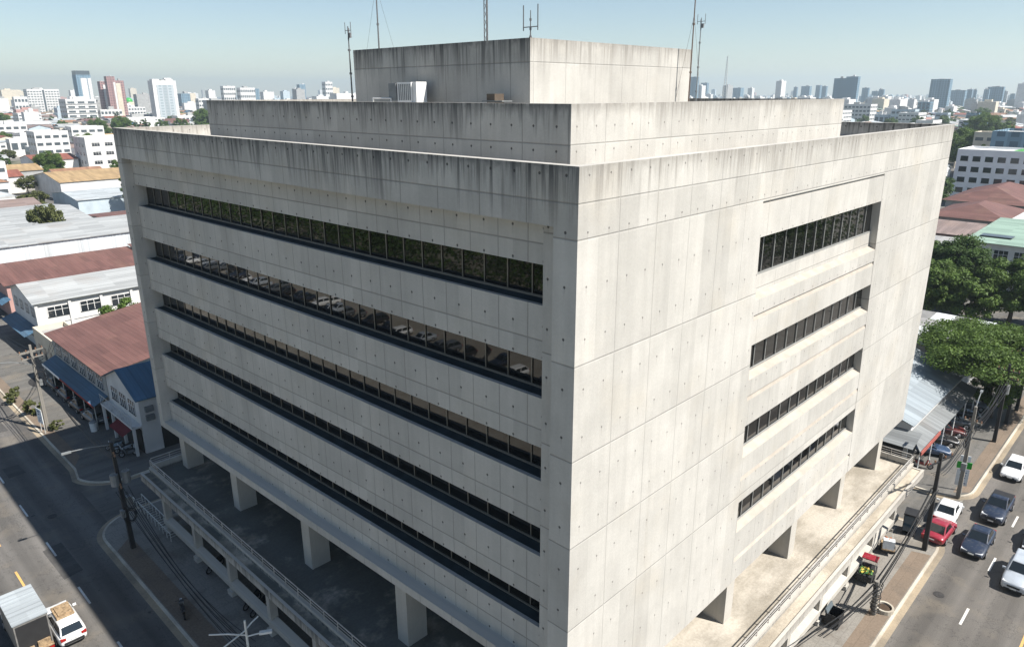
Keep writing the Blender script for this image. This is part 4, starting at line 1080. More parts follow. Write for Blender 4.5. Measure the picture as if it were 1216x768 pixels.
tree('wide', "dark shaded tree in front of the pale green roofed building at the right edge", 109, 3.4, 0, .95, 2.4, .92)
tree('mid', "low leafy tree hanging over the pavement under the broad umbrella tree", 70.0, -2.6, .1, .62, .4, .72)
tree('mid', "dark green tree filling the gap between the rounded trees by the chequered roof", 104, 8.0, 0, 1.0, 1.0, .95)
tree('mid', "green tree standing half behind the tower's right edge, between the two big ones", 119, 17.5, 0, 1.2, 2.0)
tree('wide', "bushy dark tree cut by the right edge, beside the pale green roofed building", 112, -3.0, 0, .8, 3.4, .85)
tree('big', "big dark tree right of the tower's top edge, in front of the long white block", 216, 47, 0, 1.35, .5, 1.0)
tree('mid', "leafy green tree growing before the white walls of the grey roofed house", 12.6, 90.5, 0, .8, .4)
tree('olive', "low rounded tree on the grey roofs at the left edge of the photo", 22.5, 163, 0, 1.0, 0, 1.7)
tree('shrub', "flowering shrub in the kerb strip nearest the white notice board", -3.1, 74.8, .125, 1.25)
tree('shrub', "flowering shrub in the kerb strip cut by the left edge of the photo", -3.4, 80.5, .125, 1.2, 2)
tree('shrub', "dry yellowish shrub at the foot of the sunlit corner pole", -2.3, 68.6, .125, .8, 1)

# ================================================================== buildings
def metal(nm, col, ax=0, dirt=.3): return metal_roof(nm, col, ax, .5, dirt)
W_ = {'white': plain("white_render", (.60, .59, .57), .8, .2, var=.12, scale=.4), 'cream': plain("cream_render", (.56, .50, .40), .8, .2, var=.12, scale=.4),
      'grey': plain("grey_render", (.33, .33, .32), .85, .2, var=.15, scale=.4), 'blue': plain("pale_blue_render", (.42, .485, .52), .8, .2, var=.1, scale=.4),
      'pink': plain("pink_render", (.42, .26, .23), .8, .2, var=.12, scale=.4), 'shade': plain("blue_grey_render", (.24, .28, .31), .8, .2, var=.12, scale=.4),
      'facade': None, 'brown': plain("brown_cladding", (.22, .12, .09), .7, .2, var=.25, scale=1.0)}
R_ = {'red': metal("red_sheet", (.24, .085, .06)), 'maroon': metal("maroon_sheet", (.15, .075, .062)), 'grey': metal("grey_sheet", (.34, .35, .345), 1), 'pale': metal("pale_sheet", (.38, .41, .42), 1, .2),
      'tan': metal("tan_sheet", (.36, .25, .13), 0, .2), 'rust': metal("rusty_sheet", (.27, .15, .09), 0, .6), 'blue': metal("blue_sheet", (.06, .125, .19), 0, .15), 'green': metal("pale_green_sheet", (.25, .35, .28), 0, .15),
      'brown': metal("brown_sheet", (.23, .175, .155), 1), 'dark': metal("dark_sheet", (.13, .13, .135), 1), 'white': plain("white_flat_roof", (.58, .58, .56), .85, .2, var=.2, scale=.3),
      'flat': plain("grey_flat_roof", (.36, .35, .33), .9, .2, var=.25, scale=.3)}
def facade(name, col, win, fx=4.2, fz=3.4):
    q = NT(name); o = q.sep(q.obj()); n = q.sep(q.normal())
    s = q.m('GREATER_THAN', q.m('ABSOLUTE', n[0]), .6)
    u = q.m('ADD', q.m('MULTIPLY', o[1], s), q.m('MULTIPLY', o[0], q.m('SUBTRACT', 1.0, s)))
    a = q.m('GREATER_THAN', q.m('ABSOLUTE', q.m('SUBTRACT', q.m('FRACT', q.m('DIVIDE', u, fx)), .5)), .2)
    b = q.m('GREATER_THAN', q.m('ABSOLUTE', q.m('SUBTRACT', q.m('FRACT', q.m('DIVIDE', o[2], fz)), .5)), .22)
    wd = q.m('MULTIPLY', q.m('MULTIPLY', a, b), q.m('LESS_THAN', q.m('ABSOLUTE', n[2]), .5))
    bay = q.m('GREATER_THAN', q.m('ABSOLUTE', q.m('SUBTRACT', q.m('FRACT', q.m('DIVIDE', u, fx*3.1)), .5)), .34)
    c = q.mix(q.m('MULTIPLY', bay, .5), col, tuple(k*.6 for k in col))
    return q.done(q.mix(wd, c, win), .7, .4)
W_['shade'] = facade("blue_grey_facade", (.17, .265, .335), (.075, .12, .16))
W_['pinkf'] = facade('mauve_facade', (.33, .20, .19), (.13, .085, .09), 3.0, 3.3)
W_['facade'] = facade("white_facade", (.58, .58, .56), (.16, .18, .20))
m_win = glass("window_glass", (.02, .025, .03), 1.7, .06)
m_wfar = plain("dark_window", (.07, .085, .095), .3, .5)
TAKEN = [(-130, -130, 48, 54)]
LMARK = []
def mark(phrase, x, y): LMARK.append((phrase, x, y))
def roof_on(m, x0, y0, x1, y1, h, kind, rh, axis, ov=.35, mi=0):
    """a roof over a rectangle; returns gable polygons that still need a wall"""
    th = .09
    if kind == 'flat':
        m.box(x0+.2, y0+.2, h-.25, x1-.2, y1-.2, h-.08, mi); return []
    X0, Y0_, X1, Y1 = x0-ov, y0-ov, x1+ov, y1+ov
    def plate(p):
        m.hexa([(a, b, c) for a, b, c in p], [(a, b, c+th) for a, b, c in p], mi)
    if kind == 'gable':
        if axis == 0:
            yc = (y0+y1)/2; k = rh/(yc-y0); dz = ov*k
            plate([(X0, Y0_, h-dz), (X1, Y0_, h-dz), (X1, yc, h+rh), (X0, yc, h+rh)]); plate([(X0, yc, h+rh), (X1, yc, h+rh), (X1, Y1, h-dz), (X0, Y1, h-dz)])
            return [[(x0, y0, h), (x0, yc, h+rh-.02), (x0, y1, h)], [(x1, y0, h), (x1, y1, h), (x1, yc, h+rh-.02)]]
        xc = (x0+x1)/2; k = rh/(xc-x0); dz = ov*k
        plate([(X0, Y0_, h-dz), (xc, Y0_, h+rh), (xc, Y1, h+rh), (X0, Y1, h-dz)]); plate([(xc, Y0_, h+rh), (X1, Y0_, h-dz), (X1, Y1, h-dz), (xc, Y1, h+rh)])
        return [[(x0, y0, h), (x1, y0, h), (xc, y0, h+rh-.02)], [(x0, y1, h), (xc, y1, h+rh-.02), (x1, y1, h)]]
    if kind == 'shed':
        if axis == 0: plate([(X0, Y0_, h), (X1, Y0_, h), (X1, Y1, h+rh), (X0, Y1, h+rh)]); return [[(x0, y0, h), (x0, y1, h+rh-.03), (x0, y1, h)], [(x1, y0, h), (x1, y1, h), (x1, y1, h+rh-.03)]]
        plate([(X0, Y0_, h), (X1, Y0_, h+rh), (X1, Y1, h+rh), (X0, Y1, h)]); return [[(x0, y0, h), (x1, y0, h), (x1, y0, h+rh-.03)], [(x0, y1, h), (x1, y1, h+rh-.03), (x1, y1, h)]]
    if kind == 'hip':
        lx, ly = X1-X0, Y1-Y0_; d = min(lx, ly)/2*.98; xa, xb, ya, yb = X0+d, X1-d, Y0_+d, Y1-d
        a, b, c, e = (X0, Y0_, h), (X1, Y0_, h), (X1, Y1, h), (X0, Y1, h); p, q, r, s = (xa, ya, h+rh), (xb, ya, h+rh), (xb, yb, h+rh), (xa, yb, h+rh)
        m.mesh([a, b, c, e, p, q, r, s], [(0, 1, 5, 4), (1, 2, 6, 5), (2, 3, 7, 6), (3, 0, 4, 7), (4, 5, 6, 7), (3, 2, 1, 0)], mi); return []
def building(name, label, cat, x0, y0, x1, y1, h, roof='flat', rh=1.5, axis=0, wall='white', rmat='grey', rows=(), group=None, parapet=.5, take=True, strips=None, z0=0.0, ov=.35, fins=False, frames=True):
    """rows: (face, z of sill, height, count, width, margin) -> one window part each; strips: (floors, first z, step, height, faces)"""
    cx, cy = (x0+x1)/2, (y0+y1)/2
    t = thing(name, label, cat, (cx, cy, z0), 0, group)
    a0, b0, a1, b1 = x0-cx, y0-cy, x1-cx, y1-cy
    m = MB(); r = MB()
    if roof == 'flat':
        p = parapet; th = min(.25, (a1-a0)/8)
        m.box(a0, b0, 0, a1, b1, h-.3)
        m.box(a0, b0, h-.3, a0+th, b1, h+p); m.box(a1-th, b0, h-.3, a1, b1, h+p); m.box(a0+th, b0, h-.3, a1-th, b0+th, h+p); m.box(a0+th, b1-th, h-.3, a1-th, b1, h+p)
        r.box(a0+th+.01, b0+th+.01, h-.295, a1-th-.01, b1-th-.01, h-.1)
    else:
        m.box(a0, b0, 0, a1, b1, h)
        for g in roof_on(r, a0, b0, a1, b1, h+.012, roof, rh, axis, ov): m.face(g)
    W = m.build("wall", W_[wall] if isinstance(wall, str) else wall, t)
    r.build("roof", R_[rmat] if isinstance(rmat, str) else rmat, t)
    for (face, zs_, hh, n, ww, mg) in rows:
        fx = face in ('-y', '+y'); ln = (a1-a0 if fx else b1-b0)-2*mg
        wm = MB(); wm.box(-ww/2, -.04, 0, ww/2, .02, hh); wm.box(-ww/2-.06, -.09, -.08, ww/2+.06, .01, -.005)
        me = wm.data("window", [m_win])
        fm = MB()
        for s_ in (-ww/2, -ww/6, ww/6, ww/2): fm.box(s_-.03, -.07, 0, s_+.03, -.042, hh)
        fm.box(-ww/2, -.068, hh*.62, ww/2, -.045, hh*.62+.05)
        fme = fm.data("window_frame", [m_white])
        for k in range(n):
            s_ = mg+ln*(k+.5)/n
            o = bpy.data.objects.new("window", me); COL.objects.link(o); o.parent = t
            if face == '-y': o.location = (a0+s_, b0, zs_)
            elif face == '-x': o.location = (a0, b0+s_, zs_); o.rotation_euler.z = -math.pi/2
            if ww > 1.2 and frames:
                f = bpy.data.objects.new("window_frame", fme); COL.objects.link(f); f.parent = o
    if strips:
        nf, zf, stp, hh, faces, seg = strips
        for k in range(nf):
            q = MB(); z = zf+k*stp
            for face in faces:
                ln = a1-a0 if face == '-y' else b1-b0
                n = max(2, int(ln/seg)); wd = ln/n
                for j in range(n):
                    s0, s1 = wd*(j+.16), wd*(j+.84)
                    if face == '-y': q.box(a0+s0, b0-.06, z, a0+s1, b0+.01, z+hh)
                    else: q.box(a0-.06, b0+s0, z, a0+.01, b0+s1, z+hh)
            q.build("window_row", m_wfar, t)
            if fins:
                q = MB(); q.box(a0-.5, b0-.9, z-.45, a1, b0-.07, z-.2); q.build("balcony_slab", W_[wall] if isinstance(wall, str) else wall, t)
    if take: TAKEN.append((x0-2, y0-2, x1+2, y1+2))
    return t

# ---------------- left street front
t = building("shophouse", "two storey white house with a steep blue roof beside the tower's far corner", "house", 2.3, 56.2, 17, 65.2, 6.0, 'gable', 1.9, 0, 'white', 'blue', rows=[('-x', 3.9, 1.35, 3, 1.7, .9)])
mark("the blue roofed house", 6, 60)
m = MB(); m.box(-7.45, -4.2, .1, -7.36, 4.1, 2.6); m.box(-5.6, -4.54, .1, 3, -4.51, 2.7); m.build("shop_opening", m_dark, t)
m = MB()
for y in (-4.4, -1.5, 1.5, 4.3): m.box(-8.25, y-.12, 0, -8.0, y+.12, 3.2)
m.box(-8.3, -4.5, 3.0, -7.36, 4.5, 3.2); m.build("porch", W_['white'], t)
m = MB(); m.box(-8.3, -4.5, 4.15, -8.26, 4.5, 4.22)
for k in range(16): m.box(-8.29, -4.4+k*.58, 3.2, -8.26, -4.36+k*.58, 4.15)
m.build("balcony_rail", m_steel, t)
m = MB(); m.hexa([(-9.2, -4.3, 2.5), (-8.31, -4.3, 2.95), (-8.31, -.6, 2.95), (-9.2, -.6, 2.5)], [(-9.2, -4.3, 2.55), (-8.31, -4.3, 3.0), (-8.31, -.6, 3.0), (-9.2, -.6, 2.55)]); m.build("awning", plain("maroon_canvas", (.12, .02, .025), .9, .2), t)
for y, z in ((-4.85, 3.6), (-4.85, 4.5)):
    m = MB(); m.box(-6.9, y, z, -6.1, y+.33, z+.55); m.build("air_conditioner", m_trafo, t)
m = MB(); m.box(-5.0, -4.56, 3.5, -3.0, -4.51, 4.5); m.build("window", m_win, t)
t = building("shophouse_row", "long two storey shophouse with a dull red roof and blue street awning", "shophouse", 2.3, 65.4, 16, 84.5, 6.2, 'shed', 2.0, 1, 'grey', 'maroon', rows=[('-x', 4.0, 1.3, 6, 1.9, .6)], ov=.6)
mark("the long red roofed shophouse", 8, 76)
m = MB(); m.hexa([(-8.4, -9.4, 2.75), (-6.87, -9.4, 3.5), (-6.87, 9.4, 3.5), (-8.4, 9.4, 2.75)], [(-8.4, -9.4, 2.8), (-6.87, -9.4, 3.55), (-6.87, 9.4, 3.55), (-8.4, 9.4, 2.8)]); m.build("awning", R_['blue'], t)
m = MB(); m.box(-8.46, 2.5, 2.55, -8.41, 9.4, 2.82); m.build("awning_valance", m_board, t)
m = MB(); m.box(-8.46, -9.4, 2.6, -8.41, 2.4, 2.8); m.build("awning_valance", plain("red_canvas", (.25, .05, .04), .9, .2), t)
m = MB()
for k in range(6): m.cyl((-8.3, -9.2+k*3.68, 0), (-8.3, -9.2+k*3.68, 2.75), .05, None, 6)
m.build("post", m_steel, t)
m = MB(); m.box(-6.9, -9.2, .1, -6.86, 9.2, 2.7); m.build("shop_opening", m_dark, t)
t = building("arch_gate", "small arched concrete gatehouse between the red roofed and grey roofed street houses", "gatehouse", 2.6, 86.0, 6.5, 95.0, 4.2, 'flat', wall='cream', rmat='flat', rows=[('-x', 1.2, 1.6, 3, 1.0, .8)])
t = building("warehouse_house", "white walled two storey building under a wide grey sheet roof, trees before its wall", "workshop", 4.0, 97.7, 34, 110.5, 7.2, 'gable', 1.5, 0, 'white', 'grey', rows=[('-y', 4.9, 1.35, 7, 2.7, .6), ('-y', 1.2, 1.6, 7, 2.7, .6), ('-x', 4.9, 1.3, 4, 1.4, .6), ('-x', 1.6, 1.5, 4, 1.4, .6)], ov=.5)
mark("the white walled building with the wide grey roof", 16, 104)
for k in range(8):
    m = MB(); m.box(-15+k*4.11-.18, -6.62, 0, -15+k*4.11+.18, -6.41, 6.9); m.build("pilaster", W_['white'], t)
m = MB(); m.box(-15, -6.5, 4.0, 15, -6.41, 4.2); m.build("string_course", W_['white'], t)
m = MB(); m.hexa([(-17.0, -6.3, 2.7), (-15.05, -6.3, 3.4), (-15.05, 6.3, 3.4), (-17.0, 6.3, 2.7)], [(-17.0, -6.3, 2.75), (-15.05, -6.3, 3.45), (-15.05, 6.3, 3.45), (-17.0, 6.3, 2.75)]); m.build("awning", R_['blue'], t)
t = building("shed", "long low shed with a maroon sheet roof and rusty pink cladding below it", "shed", 5.2, 120, 27.5, 131.5, 5.4, 'shed', 1.3, 0, 'pink', 'maroon', ov=.4)
m = MB(); m.hexa([(-12.6, -7.6, 2.8), (-11.2, -7.6, 3.5), (-11.2, 5, 3.5), (-12.6, 5, 2.8)], [(-12.6, -7.6, 2.85), (-11.2, -7.6, 3.55), (-11.2, 5, 3.55), (-12.6, 5, 2.85)]); m.build("awning", R_['blue'], t)
mark("the long maroon roofed shed", 16, 126)
building("shed", "maroon roofed shed stub continuing the long shed towards the tower", "shed", 28.0, 121, 44, 131, 5.9, 'shed', 1.3, 0, 'pink', 'maroon')
building("warehouse", "largest pale sheet metal warehouse with a broad white upper wall and grey roof", "warehouse", 5.5, 134.5, 48, 157, 9.0, 'gable', 1.5, 0, metal_roof("white_sheet_wall", (.62, .65, .66), 0, .6, .1), 'grey', ov=.3)
mark("the big pale warehouse", 24, 146)
building("warehouse", "grey roofed warehouse just beyond the big pale one, with a tree before it", "warehouse", 12, 168, 33.5, 206, 6.8, 'gable', 1.6, 0, 'white', 'grey')
mark("the second grey warehouse", 24, 186)
building("shed", "small maroon roofed shed wedged between the warehouses and the tower", "shed", 36.5, 164, 52, 190, 5.2, 'gable', 1.2, 0, 'grey', 'maroon')
building("workshop", "low workshop with pale blue walls and a brown roof, cut by the left edge", "workshop", 10, 209, 33, 226, 6.2, 'gable', 1.3, 0, 'blue', 'brown')
mark("the pale blue walled workshop", 24, 216)
building("shed", "white roofed shed to the right of the pale blue walled workshop", "shed", 43, 214, 63, 238, 6.0, 'gable', 1.3, 0, 'blue', 'pale')
mark("the white roofed shed", 52, 226)
building("hall", "long hall with a tan roof and white end wall left of the tower", "hall", 52, 263, 86, 296, 6.3, 'gable', 2.2, 0, 'white', 'tan')
mark("the tan roofed hall", 68, 278)
building("hall", "smaller tan roofed house to the left of and behind the tan roofed hall", "house", 44, 318, 61, 338, 6.3, 'gable', 1.8, 0, 'grey', 'tan')
building("office_block", "white four storey block with rows of small windows and a shaded side", "office block", 84, 340, 108, 356, 16.2, 'flat', wall='white', rmat='white', rows=[('-y', 13.0, 1.3, 4, 3.2, 1.5), ('-y', 9.2, 1.3, 4, 3.2, 1.5), ('-y', 5.4, 1.3, 4, 3.2, 1.5), ('-y', 1.6, 1.3, 4, 3.2, 1.5), ('-x', 12.6, 1.2, 3, 1.4, 1.5), ('-x', 9.0, 1.2, 3, 1.4, 1.5), ('-x', 5.4, 1.2, 3, 1.4, 1.5)])
mark("the white four storey block", 96, 345)
t = building("house", "long house with a bright red roof left of the white four storey block", "house", 66, 350, 83, 372, 7.4, 'gable', 1.8, 0, 'white', 'red')
building("house", "house with a red roof and white front at the left edge of the photo", "house", 34, 300, 50, 315, 6.0, 'gable', 1.8, 0, 'white', 'red')
# ---------------- right side
t = building("shop", "single storey shop with a pale blue grey roof just beyond the podium's right end", "shop", 52.2, .9, 70, 14, 4.3, 'gable', 2.2, 0, 'white', metal_roof('shop_sheet', (.27, .305, .325), 0, 1.1, .1), ov=.3)
mark("the shop with the pale roof", 60, 6)
m = MB(); m.hexa([(-11.6, -7.6, 3.0), (-9.0, -7.6, 3.7), (-9.0, 5, 3.7), (-11.6, 5, 3.0)], [(-11.6, -7.6, 3.05), (-9.0, -7.6, 3.75), (-9.0, 5, 3.75), (-11.6, 5, 3.05)])
m.hexa([(-11.6, -8.3, 2.9), (9, -8.3, 2.9), (9, -6.6, 3.5), (-8.9, -6.6, 3.5)], [(-11.6, -8.3, 2.95), (9, -8.3, 2.95), (9, -6.6, 3.55), (-8.9, -6.6, 3.55)]); m.build("awning", metal_roof('awning_sheet', (.20, .21, .21), 0, .8, .3), t)
m = MB(); m.box(-11.7, -8.4, 2.7, -5.6, -8.31, 3.1); m.build("fascia_board", plain("faded_red_board", (.33, .09, .07), .7), t)
m = MB()
for x in (-11.4, -7.5, -3.5, .5, 4.5, 8.5): m.cyl((x, -8.2, 0), (x, -8.2, 2.9), .06, None, 6)
m.cyl((-11.4, -2, 0), (-11.4, -2, 2.98), .06, None, 6); m.build("post", m_white, t)
m = MB(); m.box(-8.97, -6.2, .1, -8.91, 5, 2.8); m.box(-8.5, -6.6, .1, 8.5, -6.56, 2.8); m.build("shop_opening", m_dark, t)
m = MB(); m.box(-9.1, -3, 1.2, -8.98, -1.5, 2.6); m.build("red_goods", P_red, t)
def checker(name):
    q = NT(name); o = q.sep(q.obj()); ch = q.n.new("ShaderNodeTexWhiteNoise"); ch.noise_dimensions = '2D'
    q.put(ch, "Vector", q.xyz(q.m('FLOOR', q.m('DIVIDE', o[0], 3.4)), q.m('FLOOR', q.m('DIVIDE', o[1], 2.4)), 0.0))
    c = q.mix(q.m('GREATER_THAN', ch.outputs[0], .66), q.mix(ch.outputs[0], (.20, .195, .185), (.29, .28, .27)), (.62, .64, .64))
    f = q.step(q.noise(q.obj(), 1.2, 4), .3, .7, .85, 1.1)
    return q.done(q.mix(1.0, c, q.xyz(f, f, f), 'MULTIPLY'), .7, .3)
building("warehouse", "low warehouse whose grey roof is chequered with white translucent sheets", "warehouse", 74.5, 1.8, 87, 34, 5.4, 'shed', .7, 1, 'grey', checker("patched_roof_sheets"), ov=.4)
mark("the chequered grey roof", 80, 8)
t = building("office_block", "white two storey building with a pale green roof at the right edge", "office block", 131, -1.5, 158, 15, 8.8, 'shed', .7, 1, 'white', 'green', rows=[('-x', 5.8, 1.9, 5, 2.2, .6), ('-x', 1.4, 2.4, 5, 1.9, .6)], ov=.8)
mark("the pale green roofed building", 138, 8)
m = MB(); m.box(-13.6, -8.2, 4.6, -13.51, 8.2, 4.85); m.build("string_course", W_['white'], t)
m = MB(); m.box(-9.0, -3.4+6, 9.25, -6.4, 1.6+6, 9.33); m.build("skylight", m_wfar, t)
building("shed", "maroon sheet roof just left of the pale green roofed building", "shed", 124, 16.5, 130.5, 44, 5.0, 'shed', 1.1, 1, 'grey', 'maroon')
building("shed", "grey sheet roof behind the maroon one, left of the pale green roof", "shed", 136, 17, 146, 46, 5.6, 'shed', .8, 1, 'grey', 'grey')
building("shed", "brown sheet roof behind the grey one, left of the pale green roof", "shed", 152, 19, 163, 50, 6.0, 'shed', 1.2, 1, 'brown', 'brown')
mark("the brown sheet roof", 155, 30)
building("pavilion", "large hipped dark red roof in front of the long white block", "hall", 200, 18, 234, 36, 7.2, 'hip', 3.2, 0, 'grey', 'maroon', ov=1)
mark("the large hipped dark red roof", 215, 27)
building("pavilion", "smaller hipped dark red roof nearer the tower, before the larger one", "hall", 172, 17, 194, 32, 6.8, 'hip', 2.6, 0, 'grey', 'maroon', ov=1)
building("annex", "low grey flat roofed annex between the two hipped red roofs and the long white block", "annex", 196, 2, 212, 17, 7.0, 'flat', wall='grey', rmat='flat')
building("annex", "white roofed annex right of the smaller hipped red roof", "annex", 165, -1, 190, 15.5, 7.8, 'gable', 1.2, 0, 'white', 'white')
t = building("office_block", "long white five storey block with four rows of dark windows right of the tower", "office block", 244, -2, 262, 45.5, 17, 'flat', wall=plain('bright_white_render', (.78, .78, .77), .8, .2, var=.06, scale=.4), rmat='white', frames=False, rows=[('-x', 14.0, 1.5, 14, 2.1, .5), ('-x', 10.8, 1.5, 14, 2.1, .5), ('-x', 7.6, 1.5, 14, 2.1, .5), ('-x', 4.4, 1.5, 14, 2.1, .5)])
mark("the long white five storey block", 250, 30)
m = MB(); m.box(-8.5, -6, 16.9, 8, 10, 17.25); m.build("green_roof_sheet", plain("green_roof_paint", (.06, .25, .05), .7), t)
t = building("office_block", "windowless grey block with one dark slot, rising behind the long white block", "office block", 288, 32, 315, 46, 20.5, 'flat', wall='shade', rmat='white', parapet=.8)
m = MB(); m.box(-13.56, -5, 15, -13.49, 5, 16.0); m.build("window", m_wfar, t)
mark("the windowless grey block", 300, 40)
building("house", "white stepped house squeezed between the tower's edge and the red roofs", "house", 175, 38, 186, 45, 12, 'flat', wall='white', rmat='white', rows=[('-x', 8.6, 1.4, 3, 1.3, .5), ('-x', 5.2, 1.4, 3, 1.3, .5)])

# ---------------- skyline and middle distance, each block at its own distance
def at_px(label, cat, pxl, pxr, pyt, pyb, r=.6, wall='white', rmat='white', floors=0, name="tower_block", mk=None, faces=('-y', '-x'), dist=None, group=None, seg=3.2, fins=False):
    pc = (pxl+pxr)/2
    g = ground_at(pc, pyb)
    if dist:
        d = (g-CAM); d.z = 0; g = CAM+d.normalized()*dist; g.z = 0
    dep = depth_of((g.x, g.y, CAM.z)); v = Vector((g.x-CAM.x, g.y-CAM.y)).normalized()
    tot = (pxr-pxl)*dep/FPX*1.06*math.cos(math.atan((pc-608)/FPX))
    lf = pc < 608
    if lf: w_ = tot/(abs(v.y)+r*abs(v.x)); sx, sy = w_, r*w_
    else: w_ = tot/(abs(v.x)+r*abs(v.y)); sx, sy = r*w_, w_
    top = ground_at(pc, pyt, 0) if False else None
    d = FW+RT*((pc-608)/FPX)-UP*((pyt-384)/FPX); h = CAM.z+d.z*(math.hypot(g.x-CAM.x, g.y-CAM.y)/math.hypot(d.x, d.y))
    h = max(4, h)
    c = Vector((g.x, g.y))+v*(abs(v.x)*sx+abs(v.y)*sy)/2
    st = None
    if floors:
        stp = h/floors*.97
        st = (floors, stp*.42, stp, stp*.42, faces, max(seg, w_/14))
    t = building(name, label, cat, c.x-sx/2, c.y-sy/2, c.x+sx/2, c.y+sy/2, h, 'flat', wall=wall, rmat=rmat, strips=st, parapet=min(1.2, h*.03+.3), group=group, fins=fins)
    if mk: mark(mk, c.x, c.y)
    t['hh'] = h; t['sx'] = sx; t['sy'] = sy
    rq = random.Random(int(pxl*7+pxr)); q = MB()
    for k in range(rq.randint(1, 3)):
        x_, y_ = rq.uniform(-.3, .2)*sx, rq.uniform(-.3, .2)*sy; q.box(x_, y_, h-.05-k*.01, x_+rq.uniform(.12, .3)*sx, y_+rq.uniform(.15, .35)*sy, h+rq.uniform(1.5, 4.5))
    q.build('roof_housing', W_['white'] if rq.random() < .5 else W_['grey'], t)
    return t
def cap(t, fx0, fx1, fy0, fy1, dh, mat, name="roof_housing", z=None):
    h, sx, sy = (z if z is not None else t['hh']), t['sx'], t['sy']; m = MB(); m.box(-sx/2+sx*fx0, -sy/2+sy*fy0, h+.01, -sx/2+sx*fx1, -sy/2+sy*fy1, h+dh); return m.build(name, mat, t)
t = at_px("tall white slab with a dark cleft down its middle and a roof dome", "apartment block", 34, 75, 107, 138, .45, 'white', 'white', 10, mk="the white slab with the dark cleft", seg=4)
m = MB(); m.box(-t['sx']*.03, -t['sy']/2-.25, 0, t['sx']*.03, -t['sy']/2-.07, t['hh']); m.build("cleft", m_wfar, t)
m = MB(); m.cyl((0, 0, t['hh']), (0, 0, t['hh']+3.2), 3.2, 2.0, 12); m.build("dome", W_['white'], t)
t = at_px("white block with wide balcony bands and a shaded blue side, left skyline", "apartment block", 75, 118, 119, 147, .8, 'white', 'white', 5, mk="the white block with balcony bands", seg=9, fins=True)
cap(t, .3, .8, .2, .8, 4, W_['white'])
t = at_px("slender grey glass tower with a dark cap on the left skyline", "tower", 92, 113, 90, 126, .9, 'shade', 'dark', 0, dist=1500)
cap(t, .02, .98, .02, .98, 8, m_wfar, "cap"); m = MB(); m.box(t['sx']*.26, -t['sy']/2-.5, 0, t['sx']*.49, -t['sy']/2-.02, t['hh']-4); m.box(-t['sx']*.22, -t['sy']/2-.3, 0, t['sx']*.2, -t['sy']/2-.02, t['hh']-4); m.build("pale_cladding", W_['white'], t)
t = at_px("left of the joined pink tower shafts on the left skyline", "tower", 121, 134, 98, 131, .9, 'pinkf', 'brown', 0, name="tower_block", dist=1150)
m = MB(); m.box(-t['sx']*.2, -t['sy']/2-.6, 0, t['sx']*.1, -t['sy']/2-.02, t['hh']-3); m.build("pale_strip", W_['white'], t)
t = at_px("tallest of the joined pink tower shafts on the left skyline", "tower", 130, 142, 92, 132, .9, 'pinkf', 'brown', 0, dist=1130)
m = MB(); m.box(t['sx']*.22, -t['sy']/2-.6, 0, t['sx']*.46, -t['sy']/2-.02, t['hh']-6); m.build("pale_strip", W_['white'], t)
t = at_px("right of the joined pink tower shafts, with cream front strips, left skyline", "tower", 138, 152, 97, 132, .9, 'pinkf', 'brown', 0, dist=1160, mk="the pink towers")
m = MB(); m.box(-t['sx']*.4, -t['sy']/2-.6, 0, t['sx']*.1, -t['sy']/2-.02, t['hh']-2); m.build("pale_strip", W_['cream'], t)
t = at_px("white tower with a framed pale glass front standing alone left of the roof", "tower", 181, 213, 97, 133, .5, 'white', 'white', 0, mk="the framed white tower", dist=1050)
m = MB(); m.box(-t['sx']*.34, -t['sy']/2-.35, 2, t['sx']*.36, -t['sy']/2-.05, t['hh']*.92); m.build("glass_front", facade('pale_glass_front', (.40, .44, .46), (.26, .31, .33), 6, 3.4), t)
cap(t, .05, .35, .2, .8, 3, W_['white']); cap(t, .62, .92, .2, .8, 3, W_['white']); cap(t, .4, .56, .2, .8, 2.5, W_['grey'])
t = at_px("dark grey block with a beige stair tower right of the framed white tower", "office block", 212, 234, 112, 131, .8, 'shade', 'grey', 0, mk="the dark grey block")
cap(t, .35, .6, .3, .7, 6, W_['grey']); m = MB(); m.box(t['sx']*.12, -t['sy']/2-.8, 0, t['sx']*.5, -t['sy']/2-.02, t['hh']+2); m.build("stair_tower", W_['cream'], t)
